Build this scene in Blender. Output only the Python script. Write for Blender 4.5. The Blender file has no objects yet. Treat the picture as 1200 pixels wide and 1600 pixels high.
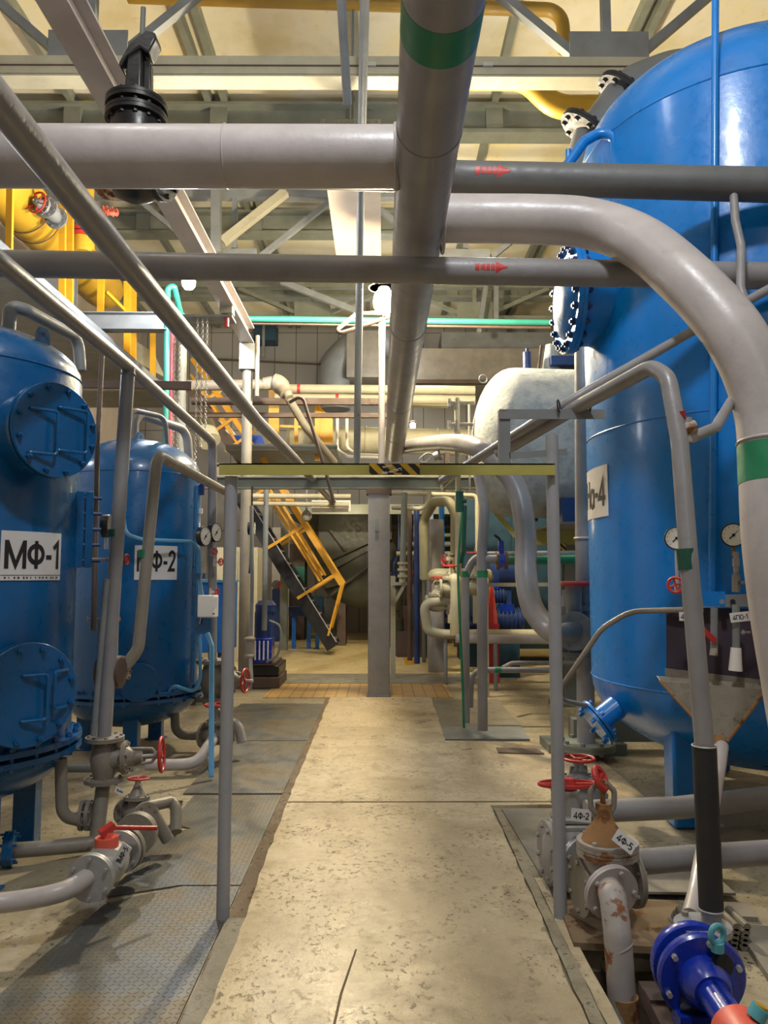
import bpy, math, random
from mathutils import Vector as V, Matrix
random.seed(7)
sc = bpy.context.scene
C = sc.collection

# ------------------------------------------------------------------ camera, world, light, exposure
EYE = V((0.0, 0.0, 1.6)); PITCH = 4.76; YAW = 0.24
cam_d = bpy.data.cameras.new('camera'); cam = bpy.data.objects.new('camera', cam_d); C.objects.link(cam)
cam.location = EYE
cam.rotation_euler = (math.radians(90 + PITCH), 0, math.radians(-YAW))
cam_d.sensor_fit = 'VERTICAL'; cam_d.sensor_height = 36.0; cam_d.sensor_width = 27.0; cam_d.lens = 27.0
cam_d.clip_start = 0.05
sc.camera = cam
RC = cam.rotation_euler.to_matrix()

wd = bpy.data.worlds.new('hall'); sc.world = wd; wd.use_nodes = True
bg = wd.node_tree.nodes['Background']
bg.inputs[0].default_value = (0.80, 0.86, 1.0, 1); bg.inputs[1].default_value = 0.10

def lamp(name, loc, watts, col, size=0.25):
    d = bpy.data.lights.new(name, 'POINT'); d.energy = watts; d.color = col; d.shadow_soft_size = size
    o = bpy.data.objects.new(name, d); C.objects.link(o); o.location = loc
    return o
lamp('unseen_light', (0.3, 1.4, 6.2), 490, (0.95, 0.97, 1.0), 0.2)
lamp('unseen_light', (1.2, -3.0, 5.6), 120, (0.97, 0.98, 1.0), 0.3)  # unseen fill light from behind the camera
lamp('unseen_light', (1.4, 8.9, 6.3), 140, (1.0, 0.92, 0.76), 0.25)  # added to brighten the roof, no fitting modelled
lamp('unseen_light', (-2.2, 3.6, 7.3), 70, (0.97, 0.96, 0.95), 0.25)  # weak fill added above the left tanks
lamp('unseen_light', (-4.5, 6.4, 3.7), 60, (0.95, 0.96, 1.0), 0.2)  # added behind the left tanks to light the wall and tank side
lamp('unseen_light', (0.9, 14.6, 5.6), 170, (1.0, 0.84, 0.52), 0.25)  # warm fill added for the far floor
lamp('unseen_light', (2.6, 15.5, 3.6), 70, (1.0, 0.86, 0.58), 0.25)  # warm fill added for the right background
lamp('unseen_light', (-3.2, 17.8, 5.0), 110, (1.0, 0.90, 0.68), 0.25)  # warm fill added for the left background
lamp('unseen_light', (0.2, 18.6, 6.6), 120, (1.0, 0.96, 0.90), 0.25)  # neutral light added to lift the back wall panels
lamp('unseen_light', (-0.7, 16.2, 2.7), 28, (1.0, 0.84, 0.52), 0.2)  # faint light added under the platform for the dark drum
BULB = 2000.0        # radiance of the bulbs that can be seen

sc.view_settings.view_transform = 'Standard'
sc.view_settings.look = 'None'
sc.view_settings.gamma = 1.0
sc.view_settings.use_curve_mapping = False
sc.view_settings.exposure = 0.0
sc.cycles.use_denoising = True
sc.cycles.max_bounces = 6
sc.cycles.sample_clamp_indirect = 4.0

# ------------------------------------------------------------------ helpers
def P(px, py, Y):
    "point at depth Y (metres along the aisle) seen at that place of the 1200x1600 frame"
    d = RC @ V(((px - 600) / 1200.0, (800 - py) / 1200.0, -1.0))
    return EYE + d * (Y / d.y)
def PF(px, py, z=0.0):
    d = RC @ V(((px - 600) / 1200.0, (800 - py) / 1200.0, -1.0))
    return EYE + d * ((z - EYE.z) / d.z)
def W(w, Y): return w * Y / 1200.0
def S(r, g, b):
    f = lambda c: (c / 255 / 12.92) if c / 255 <= .04045 else ((c / 255 + .055) / 1.055) ** 2.4
    return (f(r), f(g), f(b))

class NT:
    def __init__(s, name):
        s.m = bpy.data.materials.new(name); s.m.use_nodes = True
        s.t = s.m.node_tree; s.b = s.t.nodes['Principled BSDF']
        s.co = s.t.nodes.new('ShaderNodeTexCoord').outputs['Object']
    def n(s, typ, **kw):
        nd = s.t.nodes.new(typ)
        for k, v in kw.items(): setattr(nd, k, v)
        return nd
    def lk(s, a, b): s.t.links.new(a, b)
    def noise(s, scale, detail=4, rough=.55, co=None, out='Fac'):
        nd = s.n('ShaderNodeTexNoise'); nd.inputs['Scale'].default_value = scale
        nd.inputs['Detail'].default_value = detail; nd.inputs['Roughness'].default_value = rough
        s.lk(co or s.co, nd.inputs['Vector']); return nd.outputs[out]
    def ramp(s, fac, stops):
        nd = s.n('ShaderNodeValToRGB'); e = nd.color_ramp.elements
        while len(e) < len(stops): e.new(.5)
        for k, (p, c) in enumerate(stops):
            e[k].position = p; e[k].color = (*c, 1) if len(c) == 3 else c
        s.lk(fac, nd.inputs[0]); return nd.outputs[0]
    def mix(s, fac, a, b, mode='MIX'):
        nd = s.n('ShaderNodeMixRGB', blend_type=mode)
        for k, x in ((0, fac), (1, a), (2, b)):
            if isinstance(x, (int, float)): nd.inputs[k].default_value = x
            elif isinstance(x, tuple): nd.inputs[k].default_value = (*x, 1)
            else: s.lk(x, nd.inputs[k])
        return nd.outputs[0]
    def math(s, op, a, b=0.0, c=0.0):
        nd = s.n('ShaderNodeMath', operation=op)
        for k, x in enumerate((a, b, c)):
            if isinstance(x, (int, float)): nd.inputs[k].default_value = x
            else: s.lk(x, nd.inputs[k])
        return nd.outputs[0]
    def bump(s, h, strength, dist=.01):
        nd = s.n('ShaderNodeBump'); nd.inputs['Strength'].default_value = strength; nd.inputs['Distance'].default_value = dist
        s.lk(h, nd.inputs['Height']); s.lk(nd.outputs[0], s.b.inputs['Normal'])
    def mapping(s, scale):
        nd = s.n('ShaderNodeMapping'); nd.inputs['Scale'].default_value = scale; s.lk(s.co, nd.inputs[0]); return nd.outputs[0]

def paint(name, col, rough=.42, var=.18, bump=.12, bscale=45, wear=0.0, wcol=(.10, .045, .018), metal=0.0, dirt=0.25, coat=0.0):
    t = NT(name)
    a = tuple(max(0, c * (1 - var)) for c in col); b = tuple(min(1, c * (1 + var)) for c in col)
    c1 = t.ramp(t.noise(3.5, 5), [(.3, a), (.7, b)])
    if dirt:
        d = t.ramp(t.noise(11, 6, .65), [(.52, (0, 0, 0)), (.75, (1, 1, 1))])
        c1 = t.mix(t.math('MULTIPLY', d, dirt), c1, tuple(c * .45 + .02 for c in col))
    r = rough
    if wear:
        w = t.ramp(t.noise(9, 8, .62), [(.5 + .22 * (1 - wear), (0, 0, 0)), (.54 + .22 * (1 - wear), (1, 1, 1))])
        c1 = t.mix(w, c1, t.ramp(t.noise(40, 3), [(.3, wcol), (.7, tuple(c * 2.2 for c in wcol))]))
    t.lk(c1, t.b.inputs['Base Color'])
    rr = t.ramp(t.noise(14, 4), [(.3, (rough * .8,) * 3), (.7, (min(1, rough * 1.3),) * 3)])
    t.lk(rr, t.b.inputs['Roughness'])
    t.b.inputs['Metallic'].default_value = metal
    if coat: t.b.inputs['Coat Weight'].default_value = coat; t.b.inputs['Coat Roughness'].default_value = .12
    if bump: t.bump(t.noise(bscale, 3), bump, .006)
    return t.m

M = {}
M['gas_dull'] = paint('dull_ochre_paint', S(140, 110, 34), .5, .12, .1, 30, dirt=.3)
M['grey'] = paint('grey_pipe_paint', S(136, 134, 136), .36, .12, .18, 50, dirt=.3)
M['pale'] = paint('pale_grey_pipe_paint', S(178, 171, 170), .34, .10, .16, 40, dirt=.22)
M['dark'] = paint('dark_grey_pipe_paint', S(92, 94, 95), .48, .12, .15, 50, dirt=.3)
M['steel'] = paint('grey_steel_paint', S(120, 124, 126), .5, .14, .12, 40, wear=.25)
M['green_grey'] = paint('grey_green_steel_paint', S(118, 122, 112), .5, .14, .12, 40)
M['blue_shaded'] = paint('shaded_blue_tank_paint', S(0, 84, 140), .30, .10, .16, 30, dirt=.04, coat=.25)  # tank blue with the left tanks' shade put into the colour
M['blue'] = paint('bright_blue_tank_paint', S(0, 118, 202), .30, .10, .14, 26, dirt=.05, coat=.25)
M['blue_sky'] = paint('light_blue_paint', S(95, 160, 205), .4, .12, .12, 40)
M['pump'] = paint('ultramarine_pump_paint', S(16, 46, 160), .25, .15, .15, 40, dirt=.2, coat=.4)
M['navy'] = paint('navy_motor_paint', S(28, 52, 105), .4, .2, .2, 40)
M['yellow'] = paint('yellow_paint', S(212, 156, 36), .42, .10, .1, 40, dirt=.2)
M['beam_yellow'] = paint('olive_yellow_paint', S(172, 164, 84), .5, .10, .12, 40, dirt=.2)
M['gas'] = paint('yellow_gas_pipe_paint', S(190, 150, 40), .45, .1, .1, 30, dirt=.2)
M['red'] = paint('red_wheel_paint', S(178, 48, 44), .42, .15, .15, 50)
M['orange'] = paint('orange_red_paint', S(222, 96, 78), .4, .12, .12, 50)
M['green'] = paint('green_paint', S(30, 120, 82), .42, .15, .12, 50)
M['dkgreen'] = paint('dark_green_paint', S(24, 78, 62), .42, .2, .15, 50)
M['teal'] = paint('teal_pipe_paint', S(44, 122, 108), .4, .12, .12, 50)
M['cyan'] = paint('turquoise_paint', S(80, 160, 175), .45, .2, .2, 50, wear=.3)
M['black'] = paint('black_paint', (.012, .012, .014), .35, .2, .2, 40, dirt=0)
M['rubber'] = paint('black_rubber', (.018, .018, .02), .6, .2, .15, 60, dirt=0)
M['rust'] = paint('rusty_iron', S(150, 112, 72), .8, .35, .6, 30, wear=.85, wcol=(.10, .04, .014))
M['rusty_paint'] = paint('rust_streaked_paint', S(158, 150, 142), .55, .2, .35, 30, wear=.75, wcol=(.13, .055, .02))
M['brown'] = paint('brown_primer', S(86, 70, 62), .6, .2, .15, 40)
M['cast'] = paint('grey_cast_iron_paint', S(132, 126, 116), .45, .16, .35, 60, wear=.18)
M['white'] = paint('white_paint', S(225, 222, 216), .5, .05, .05, 40, dirt=.1)
M['khaki'] = paint('khaki_vessel_paint', S(138, 134, 106), .5, .12, .15, 30)
M['post'] = paint('chipped_grey_post_paint', S(150, 152, 158), .45, .08, .15, 50, wear=.12, wcol=(.02, .016, .012))
M['pale_rust'] = paint('pale_paint_rust_spots', S(166, 160, 156), .45, .1, .2, 40, wear=.8, wcol=(.13, .05, .018))
M['silver'] = paint('silver_paint', S(160, 160, 160), .38, .15, .3, 50, metal=.2)
M['sign'] = paint('white_sign_plate', S(208, 206, 206), .4, .04, .04, 30, dirt=.12)
M['ink'] = paint('black_ink', (.012, .011, .012), .5, .2, 0, dirt=0)
M['chrome'] = paint('bright_steel', (.6, .6, .6), .3, .1, .1, 60, metal=1.0, dirt=.1)
M['zinc'] = paint('galvanised_steel', (.5, .5, .5), .42, .15, .1, 60, metal=.6)
M['beige'] = paint('beige_insulation', S(170, 165, 142), .6, .12, .25, 20)
M['olive'] = paint('dark_olive_paint', S(58, 58, 46), .5, .2, .25, 8, dirt=.4)
M['teal_dark'] = paint('dark_teal_paint', S(22, 58, 78), .5, .2, .1, 20)
M['wall'] = paint('taupe_wall_paint', S(178, 166, 154), .8, .08, .1, 20, dirt=.2)
M['wood'] = paint('weathered_board', S(130, 124, 112), .8, .25, .4, 25, dirt=.5)
M['darkboard'] = paint('dark_soot_plate', S(52, 42, 56), .7, .35, .2, 20)
M['blueplate'] = paint('royal_blue_sheet', S(40, 86, 200), .5, .1, .1, 30)
M['pinkred'] = paint('maroon_pipe_paint', S(140, 56, 66), .45, .15, .1, 40)
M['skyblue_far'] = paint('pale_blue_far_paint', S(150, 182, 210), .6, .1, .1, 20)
M['cabinet'] = paint('blue_cabinet_paint', S(36, 110, 196), .4, .08, .05, 30)

def m_insul():
    t = NT('white_plaster_insulation')
    c = t.ramp(t.noise(5, 8, .65), [(.3, S(132, 140, 144)), (.5, S(168, 174, 174)), (.75, S(194, 194, 186))])
    t.lk(c, t.b.inputs['Base Color']); t.b.inputs['Roughness'].default_value = .8
    h = t.mix(.35, t.noise(3.2, 2), t.noise(26, 6, .7)); t.bump(h, .9, .06)
    return t.m
M['insul'] = m_insul()

def m_concrete(name, light, mid, darkc, rough0, pit_amt):
    t = NT(name)
    big = t.noise(1.15, 5, .6)
    c = t.ramp(big, [(.32, mid), (.55, light), (.8, mid)])
    c = t.mix(t.math('MULTIPLY', t.ramp(t.noise(5.5, 8, .72), [(.5, (0, 0, 0)), (.68, (1, 1, 1))]), .55), c, darkc)
    spk = t.ramp(t.noise(120, 2), [(.60, (0, 0, 0)), (.70, (1, 1, 1))])
    c = t.mix(t.math('MULTIPLY', spk, .35), c, tuple(min(1, x * 1.35) for x in light))
    zone = t.ramp(t.noise(2.3, 3), [(.40, (0, 0, 0)), (.56, (1, 1, 1))])
    st = t.mapping((1.0, .75, 1.0))
    pits = t.ramp(t.noise(33, 6, .75, st), [(.57, (0, 0, 0)), (.60, (1, 1, 1))])
    pits = t.math('MULTIPLY', pits, zone); pits = t.math('MULTIPLY', pits, pit_amt)
    c = t.mix(pits, c, tuple(x * .45 for x in darkc))
    t.lk(c, t.b.inputs['Base Color'])
    r = t.ramp(t.noise(4, 6, .7), [(.35, (rough0,) * 3), (.7, (min(1, rough0 + .35),) * 3)])
    t.lk(r, t.b.inputs['Roughness'])
    h = t.math('SUBTRACT', t.mix(.25, t.noise(7, 5), t.noise(60, 6, .7)), t.math('MULTIPLY', pits, .4))
    t.bump(h, .5, .012)
    return t.m
M['walk'] = m_concrete('worn_warm_concrete', S(198, 182, 150), S(166, 149, 118), S(122, 104, 80), .24, .7)
M['floor'] = m_concrete('dirty_concrete', S(158, 148, 124), S(132, 122, 102), S(88, 78, 62), .40, 1.0)
M['farfloor'] = m_concrete('yellow_cream_floor', S(212, 192, 140), S(196, 174, 122), S(152, 130, 88), .35, .3)
M['dirt'] = m_concrete('brown_rubble', S(116, 100, 80), S(90, 76, 60), S(56, 46, 36), .8, 1.0)
M['slabgrey'] = m_concrete('grey_cement', S(132, 126, 112), S(112, 106, 94), S(80, 74, 64), .5, .5)

def m_checker():
    t = NT('diamond_tread_plate')
    s = 0.028
    sep = t.n('ShaderNodeSeparateXYZ'); t.lk(t.co, sep.inputs[0])
    def cell(o):
        q = t.math('DIVIDE', o, s); fl = t.math('FLOOR', q)
        return t.math('SUBTRACT', t.math('SUBTRACT', q, fl), .5), fl
    a, fa = cell(sep.outputs[0]); b, fb = cell(sep.outputs[1])
    par = t.math('FLOORED_MODULO', t.math('ADD', fa, fb), 2.0)
    u = t.math('ADD', a, b); v = t.math('SUBTRACT', a, b)
    sw = lambda x, y: t.math('ADD', t.math('MULTIPLY', x, par), t.math('MULTIPLY', y, t.math('SUBTRACT', 1.0, par)))
    l, w = sw(u, v), sw(v, u)
    d = t.math('ADD', t.math('POWER', t.math('MULTIPLY', t.math('ABSOLUTE', l), 1.55), 2.0), t.math('POWER', t.math('MULTIPLY', t.math('ABSOLUTE', w), 4.8), 2.0))
    h = t.ramp(d, [(.35, (1, 1, 1)), (.85, (0, 0, 0))])
    c = t.ramp(t.noise(1.6, 7, .66), [(.30, S(72, 74, 72)), (.46, S(106, 107, 104)), (.58, S(116, 106, 86)), (.72, S(100, 80, 54))])
    c = t.mix(t.math('MULTIPLY', h, .55), c, S(84, 88, 92))
    c = t.mix(t.math('MULTIPLY', t.ramp(t.noise(13, 7, .7), [(.5, (0, 0, 0)), (.7, (1, 1, 1))]), .35), c, S(86, 74, 56))
    t.lk(c, t.b.inputs['Base Color'])
    t.b.inputs['Metallic'].default_value = .35
    t.lk(t.ramp(t.noise(6, 5), [(.3, (.34,) * 3), (.7, (.62,) * 3)]), t.b.inputs['Roughness'])
    t.bump(t.math('ADD', h, t.math('MULTIPLY', t.noise(50, 4), .15)), .9, .004)
    return t.m
M['tread'] = m_checker()

def m_tile():
    t = NT('yellow_floor_tile')
    br = t.n('ShaderNodeTexBrick'); t.lk(t.co, br.inputs['Vector'])
    br.offset = 0.0
    br.inputs['Scale'].default_value = 1.0; br.inputs['Brick Width'].default_value = .15; br.inputs['Row Height'].default_value = .15
    br.inputs['Mortar Size'].default_value = .007
    br.inputs['Color1'].default_value = (*S(196, 160, 100), 1); br.inputs['Color2'].default_value = (*S(176, 142, 92), 1); br.inputs['Mortar'].default_value = (*S(120, 100, 72), 1)
    t.lk(br.outputs[0], t.b.inputs['Base Color']); t.b.inputs['Roughness'].default_value = .45
    return t.m
M['tile'] = m_tile()

def m_ceiling():
    t = NT('cream_roof_slab')
    c = t.ramp(t.noise(.7, 4), [(.35, S(206, 196, 160)), (.5, S(222, 216, 196)), (.7, S(228, 214, 160))])
    c = t.mix(t.math('MULTIPLY', t.ramp(t.noise(6, 6, .7), [(.55, (0, 0, 0)), (.75, (1, 1, 1))]), .3), c, S(170, 150, 110))
    t.lk(c, t.b.inputs['Base Color']); t.b.inputs['Roughness'].default_value = .85
    return t.m
M['ceil'] = m_ceiling()

def m_panelwall():
    t = NT('grey_wall_panels')
    br = t.n('ShaderNodeTexBrick')
    mp = t.n('ShaderNodeMapping'); mp.inputs['Rotation'].default_value = (math.radians(90), 0, 0); t.lk(t.co, mp.inputs[0]); t.lk(mp.outputs[0], br.inputs['Vector'])
    br.offset = 0.0; br.inputs['Scale'].default_value = 1.0
    br.inputs['Brick Width'].default_value = .62; br.inputs['Row Height'].default_value = 2.9; br.inputs['Mortar Size'].default_value = .012
    br.inputs['Color1'].default_value = (*S(150, 148, 146), 1); br.inputs['Color2'].default_value = (*S(140, 139, 138), 1); br.inputs['Mortar'].default_value = (*S(82, 82, 82), 1)
    t.lk(br.outputs[0], t.b.inputs['Base Color']); t.b.inputs['Roughness'].default_value = .7
    return t.m
M['panelwall'] = m_panelwall()

def m_hazard(name, ca, cb, pitch, sx=1.0, sz=1.0):
    t = NT(name)
    sep = t.n('ShaderNodeSeparateXYZ'); t.lk(t.co, sep.inputs[0])
    q = t.math('DIVIDE', t.math('ADD', t.math('MULTIPLY', sep.outputs[0], sx), t.math('MULTIPLY', sep.outputs[2], sz)), pitch)
    fr = t.math('GREATER_THAN', t.math('FRACT', q), .5)
    t.lk(t.mix(fr, ca, cb), t.b.inputs['Base Color']); t.b.inputs['Roughness'].default_value = .5
    return t.m
M['hazard'] = m_hazard('black_yellow_stripes', S(214, 172, 30), (.015, .014, .012), .075)

def m_emit(name, col, s):
    t = NT(name); t.b.inputs['Base Color'].default_value = (*col, 1)
    t.b.inputs['Emission Color'].default_value = (*col, 1); t.b.inputs['Emission Strength'].default_value = s
    return t.m
M['bulb'] = m_emit('glowing_bulb_warm', (1.0, .83, .54), BULB)
M['bulb_cool'] = m_emit('glowing_bulb_cool', (.95, .96, 1.0), BULB * .6)
M['bulb_small'] = m_emit('glowing_bulb_small', (1.0, .72, .36), 60)
M['glass'] = NT('clear_glass').m
gb = M['glass'].node_tree.nodes['Principled BSDF']; gb.inputs['Transmission Weight'].default_value = 1.0; gb.inputs['Roughness'].default_value = .05

# ------------------------------------------------------------------ mesh builder
def basis(ax):
    ax = ax.normalized(); h = V((0, 0, 1)) if abs(ax.z) < .9 else V((1, 0, 0))
    a = ax.cross(h).normalized(); return a, ax.cross(a).normalized()
def fillet(pts, R):
    if len(pts) < 3 or not R: return pts
    out = [pts[0]]
    for i in range(1, len(pts) - 1):
        p, a, b = pts[i], pts[i - 1] - pts[i], pts[i + 1] - pts[i]
        la, lb = a.length, b.length; a.normalize(); b.normalize()
        ang = math.pi - a.angle(b)
        r = R[i - 1] if isinstance(R, (list, tuple)) else R
        if ang < .03: out.append(p); continue
        t = min(r * math.tan(ang / 2), la * .48, lb * .48); rr = t / math.tan(ang / 2)
        cdir = (a + b).normalized(); cc = p + cdir * (rr / math.cos(ang / 2))
        s0, s1 = (p + a * t) - cc, (p + b * t) - cc
        n = max(3, int(ang / .17))
        ax = s0.cross(s1).normalized(); sw = s0.angle(s1)
        for k in range(n + 1): out.append(cc + Matrix.Rotation(sw * k / n, 3, ax) @ s0)
    out.append(pts[-1]); return out
def catmull(pts, k=8):
    q = [pts[0] * 2 - pts[1]] + list(pts) + [pts[-1] * 2 - pts[-2]]; out = []
    for i in range(1, len(q) - 2):
        for j in range(k):
            t = j / k; p0, p1, p2, p3 = q[i - 1:i + 3]
            out.append(.5 * ((2 * p1) + (p2 - p0) * t + (2 * p0 - 5 * p1 + 4 * p2 - p3) * t * t + (3 * p1 - p0 - 3 * p2 + p3) * t ** 3))
    out.append(pts[-1]); return out

class MB:
    def __init__(s): s.v = []; s.f = []; s.M = None
    def add(s, vs, fs):
        o = len(s.v)
        s.v += [(s.M @ v if s.M else v) for v in vs]; s.f += [tuple(i + o for i in f) for f in fs]
        return s
    def tube(s, pts, r, n=16, bend=0, smooth=False, caps=True):
        pts = [V(p) for p in pts]
        pts = catmull(pts) if smooth else fillet(pts, bend)
        m = len(pts); tang = []
        for i in range(m):
            t = (pts[min(i + 1, m - 1)] - pts[max(i - 1, 0)]); tang.append(t.normalized())
        a, b = basis(tang[0]); vs = []; fs = []
        for i in range(m):
            if i:
                ax = tang[i - 1].cross(tang[i])
                if ax.length > 1e-7:
                    q = Matrix.Rotation(tang[i - 1].angle(tang[i]), 3, ax.normalized()); a = q @ a
                a = (a - tang[i] * a.dot(tang[i])).normalized()
            b = tang[i].cross(a)
            rr = r[min(int(i * len(r) / m), len(r) - 1)] if isinstance(r, (list, tuple)) else r
            for k in range(n):
                w = 2 * math.pi * k / n; vs.append(pts[i] + a * (rr * math.cos(w)) + b * (rr * math.sin(w)))
        for i in range(m - 1):
            for k in range(n):
                k2 = (k + 1) % n; fs.append((i * n + k, i * n + k2, (i + 1) * n + k2, (i + 1) * n + k))
        if caps: fs += [tuple(range(n - 1, -1, -1)), tuple((m - 1) * n + k for k in range(n))]
        return s.add(vs, fs)
    def cyl(s, p0, p1, r, n=16, r2=None):
        p0, p1 = V(p0), V(p1); a, b = basis(p1 - p0); r2 = r if r2 is None else r2
        vs = [p0 + a * (r * math.cos(2 * math.pi * k / n)) + b * (r * math.sin(2 * math.pi * k / n)) for k in range(n)]
        vs += [p1 + a * (r2 * math.cos(2 * math.pi * k / n)) + b * (r2 * math.sin(2 * math.pi * k / n)) for k in range(n)]
        fs = [(k, k + n, (k + 1) % n + n, (k + 1) % n) for k in range(n)] + [tuple(range(n)), tuple(range(2 * n - 1, n - 1, -1))]
        return s.add(vs, fs)
    def lathe(s, base, axis, prof, n=32):
        base = V(base); ax = V(axis).normalized(); a, b = basis(ax); vs = []; fs = []; m = len(prof)
        for (r, t) in prof:
            for k in range(n):
                w = 2 * math.pi * k / n; r_ = max(r, 1e-5); vs.append(base + ax * t + a * (r_ * math.cos(w)) + b * (r_ * math.sin(w)))
        for i in range(m - 1):
            for k in range(n):
                k2 = (k + 1) % n; fs.append((i * n + k, (i + 1) * n + k, (i + 1) * n + k2, i * n + k2))
        if prof[0][0] > 1e-4: fs.append(tuple(range(n)))
        if prof[-1][0] > 1e-4: fs.append(tuple((m - 1) * n + k for k in range(n - 1, -1, -1)))
        return s.add(vs, fs)
    def box(s, c, size, x=None, z=None):
        c = V(c); X = V(x).normalized() if x is not None else V((1, 0, 0)); Z = V(z).normalized() if z is not None else V((0, 0, 1))
        Y = Z.cross(X).normalized(); Z = X.cross(Y).normalized(); hx, hy, hz = (q / 2 for q in size)
        vs = [c + X * (hx * i) + Y * (hy * j) + Z * (hz * k) for k in (-1, 1) for j in (-1, 1) for i in (-1, 1)]
        return s.add(vs, [(0, 2, 3, 1), (4, 5, 7, 6), (0, 1, 5, 4), (2, 6, 7, 3), (0, 4, 6, 2), (1, 3, 7, 5)])
    def b2(s, lo, hi):
        lo, hi = V(lo), V(hi); return s.box((lo + hi) / 2, (hi - lo))
    def bar(s, p0, p1, w, h, up=(0, 0, 1)):
        p0, p1 = V(p0), V(p1); d = p1 - p0; u = V(up)
        if abs(d.normalized().dot(u)) > .98: u = V((0, 1, 0))
        return s.box((p0 + p1) / 2, (d.length, w, h), d, u - d.normalized() * u.dot(d.normalized()))
    def ibeam(s, p0, p1, w, h, t=.012, up=(0, 0, 1)):
        p0, p1, u = V(p0), V(p1), V(up); d = (p1 - p0).normalized(); u = (u - d * u.dot(d)).normalized()
        s.bar(p0 + u * (h / 2 - t / 2), p1 + u * (h / 2 - t / 2), w, t, u); s.bar(p0 - u * (h / 2 - t / 2), p1 - u * (h / 2 - t / 2), w, t, u)
        return s.bar(p0, p1, t * .8, h - 2 * t, u)
    def prism(s, poly, ext):
        poly = [V(p) for p in poly]; e = V(ext); n = len(poly)
        fs = [tuple(range(n - 1, -1, -1)), tuple(range(n, 2 * n))] + [(k, (k + 1) % n, (k + 1) % n + n, k + n) for k in range(n)]
        return s.add(poly + [p + e for p in poly], fs)
    def torus(s, c, axis, R, r, n=28, k=8, a0=0.0, a1=2 * math.pi):
        c = V(c); ax = V(axis).normalized(); a, b = basis(ax); full = a1 - a0 > 6.28; vs = []; fs = []; m = n if full else n + 1
        for i in range(m):
            w = a0 + (a1 - a0) * i / n; d = a * math.cos(w) + b * math.sin(w)
            for j in range(k):
                q = 2 * math.pi * j / k; vs.append(c + d * (R + r * math.cos(q)) + ax * (r * math.sin(q)))
        for i in range(n):
            i2 = (i + 1) % m
            for j in range(k): fs.append((i * k + j, i2 * k + j, i2 * k + (j + 1) % k, i * k + (j + 1) % k))
        return s.add(vs, fs)
    def ball(s, c, r, n=16, sq=1.0):
        prof = [(r * math.sin(math.pi * i / 8), -r * sq * math.cos(math.pi * i / 8)) for i in range(9)]
        return s.lathe(c, (0, 0, 1), prof, n)
    def build(s, name, mat, parent=None, ang=35, origin=None, bevel=0):
        me = bpy.data.meshes.new(name); o = bpy.data.objects.new(name, me); C.objects.link(o)
        if parent is not None: off = V(parent['_o']); o.parent = parent
        elif origin is not None: off = V(origin); o.location = off
        else:
            xs = [v[0] for v in s.v]; ys = [v[1] for v in s.v]; zs = [v[2] for v in s.v]
            off = V(((min(xs) + max(xs)) / 2, (min(ys) + max(ys)) / 2, min(zs))); o.location = off
        o['_o'] = tuple(off)
        me.from_pydata([tuple(V(v) - off) for v in s.v], [], s.f); me.materials.append(M[mat] if isinstance(mat, str) else mat)
        me.validate(); me.update(); me.shade_smooth(); me.set_sharp_from_angle(angle=math.radians(ang))
        if bevel:
            md = o.modifiers.new('edge', 'BEVEL'); md.width = bevel; md.segments = 2; md.limit_method = 'ANGLE'
        return o

def tag(o, label, cat, group=None):
    o['label'] = label; o['category'] = cat
    if group: o['group'] = group
    return o
def thing(name, label, cat, loc, group=None):
    o = bpy.data.objects.new(name, None); C.objects.link(o); o.location = V(loc); o['_o'] = tuple(V(loc)); o.empty_display_size = .1
    return tag(o, label, cat, group)
def struct(o): o['kind'] = 'structure'; return o
def copy_tree(o, parent=None):
    c = o.copy(); C.objects.link(c)
    if parent is not None: c.parent = parent
    for ch in list(o.children): copy_tree(ch, c)
    return c
def pipe(name, label, pts, r, mat, bend=None, n=18, smooth=False, group=None, cat='pipe'):
    mb = MB().tube(pts, r, n, bend if bend is not None else r * 3.0, smooth)
    return tag(mb.build(name, mat), label, cat, group)
def ring(parent, name, p, ax, r, w, mat, label=None):
    o = MB().lathe(V(p) - V(ax).normalized() * w / 2, ax, [(r * .97, 0), (r, 0), (r, w), (r * .97, w)], 40).build(name, mat, parent)
    if label: o['label'] = label
    return o
def hexbolt(mb, p, ax, r, h): return mb.cyl(p, V(p) + V(ax).normalized() * h, r, 6)
def flange(mb, c, ax, R, th, nb=8, n=28):
    ax = V(ax).normalized(); c = V(c); mb.lathe(c - ax * th / 2, ax, [(0, 0), (R, 0), (R, th * .42), (R * .985, th * .45), (R * .985, th * .55), (R, th * .58), (R, th), (0, th)], n)
    a, b = basis(ax)
    for k in range(nb):
        w = 2 * math.pi * (k + .5) / nb; q = c + (a * math.cos(w) + b * math.sin(w)) * (R * .82)
        mb.cyl(q - ax * th * .95, q + ax * th * .95, R * .085, 6)
    return mb
def wheel_mesh(c, ax, R, r=None, spokes=5, dish=.12):
    mb = MB(); ax = V(ax).normalized(); c = V(c); r = r or R * .09; mb.torus(c, ax, R - r, r, 32, 8); a, b = basis(ax)
    hub = c - ax * R * dish
    mb.cyl(hub - ax * R * .14, hub + ax * R * .16, R * .2, 12)
    for k in range(spokes):
        w = 2 * math.pi * k / spokes + .3; mb.tube([hub, c + (a * math.cos(w) + b * math.sin(w)) * (R - r)], r * .7, 8)
    return mb
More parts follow.
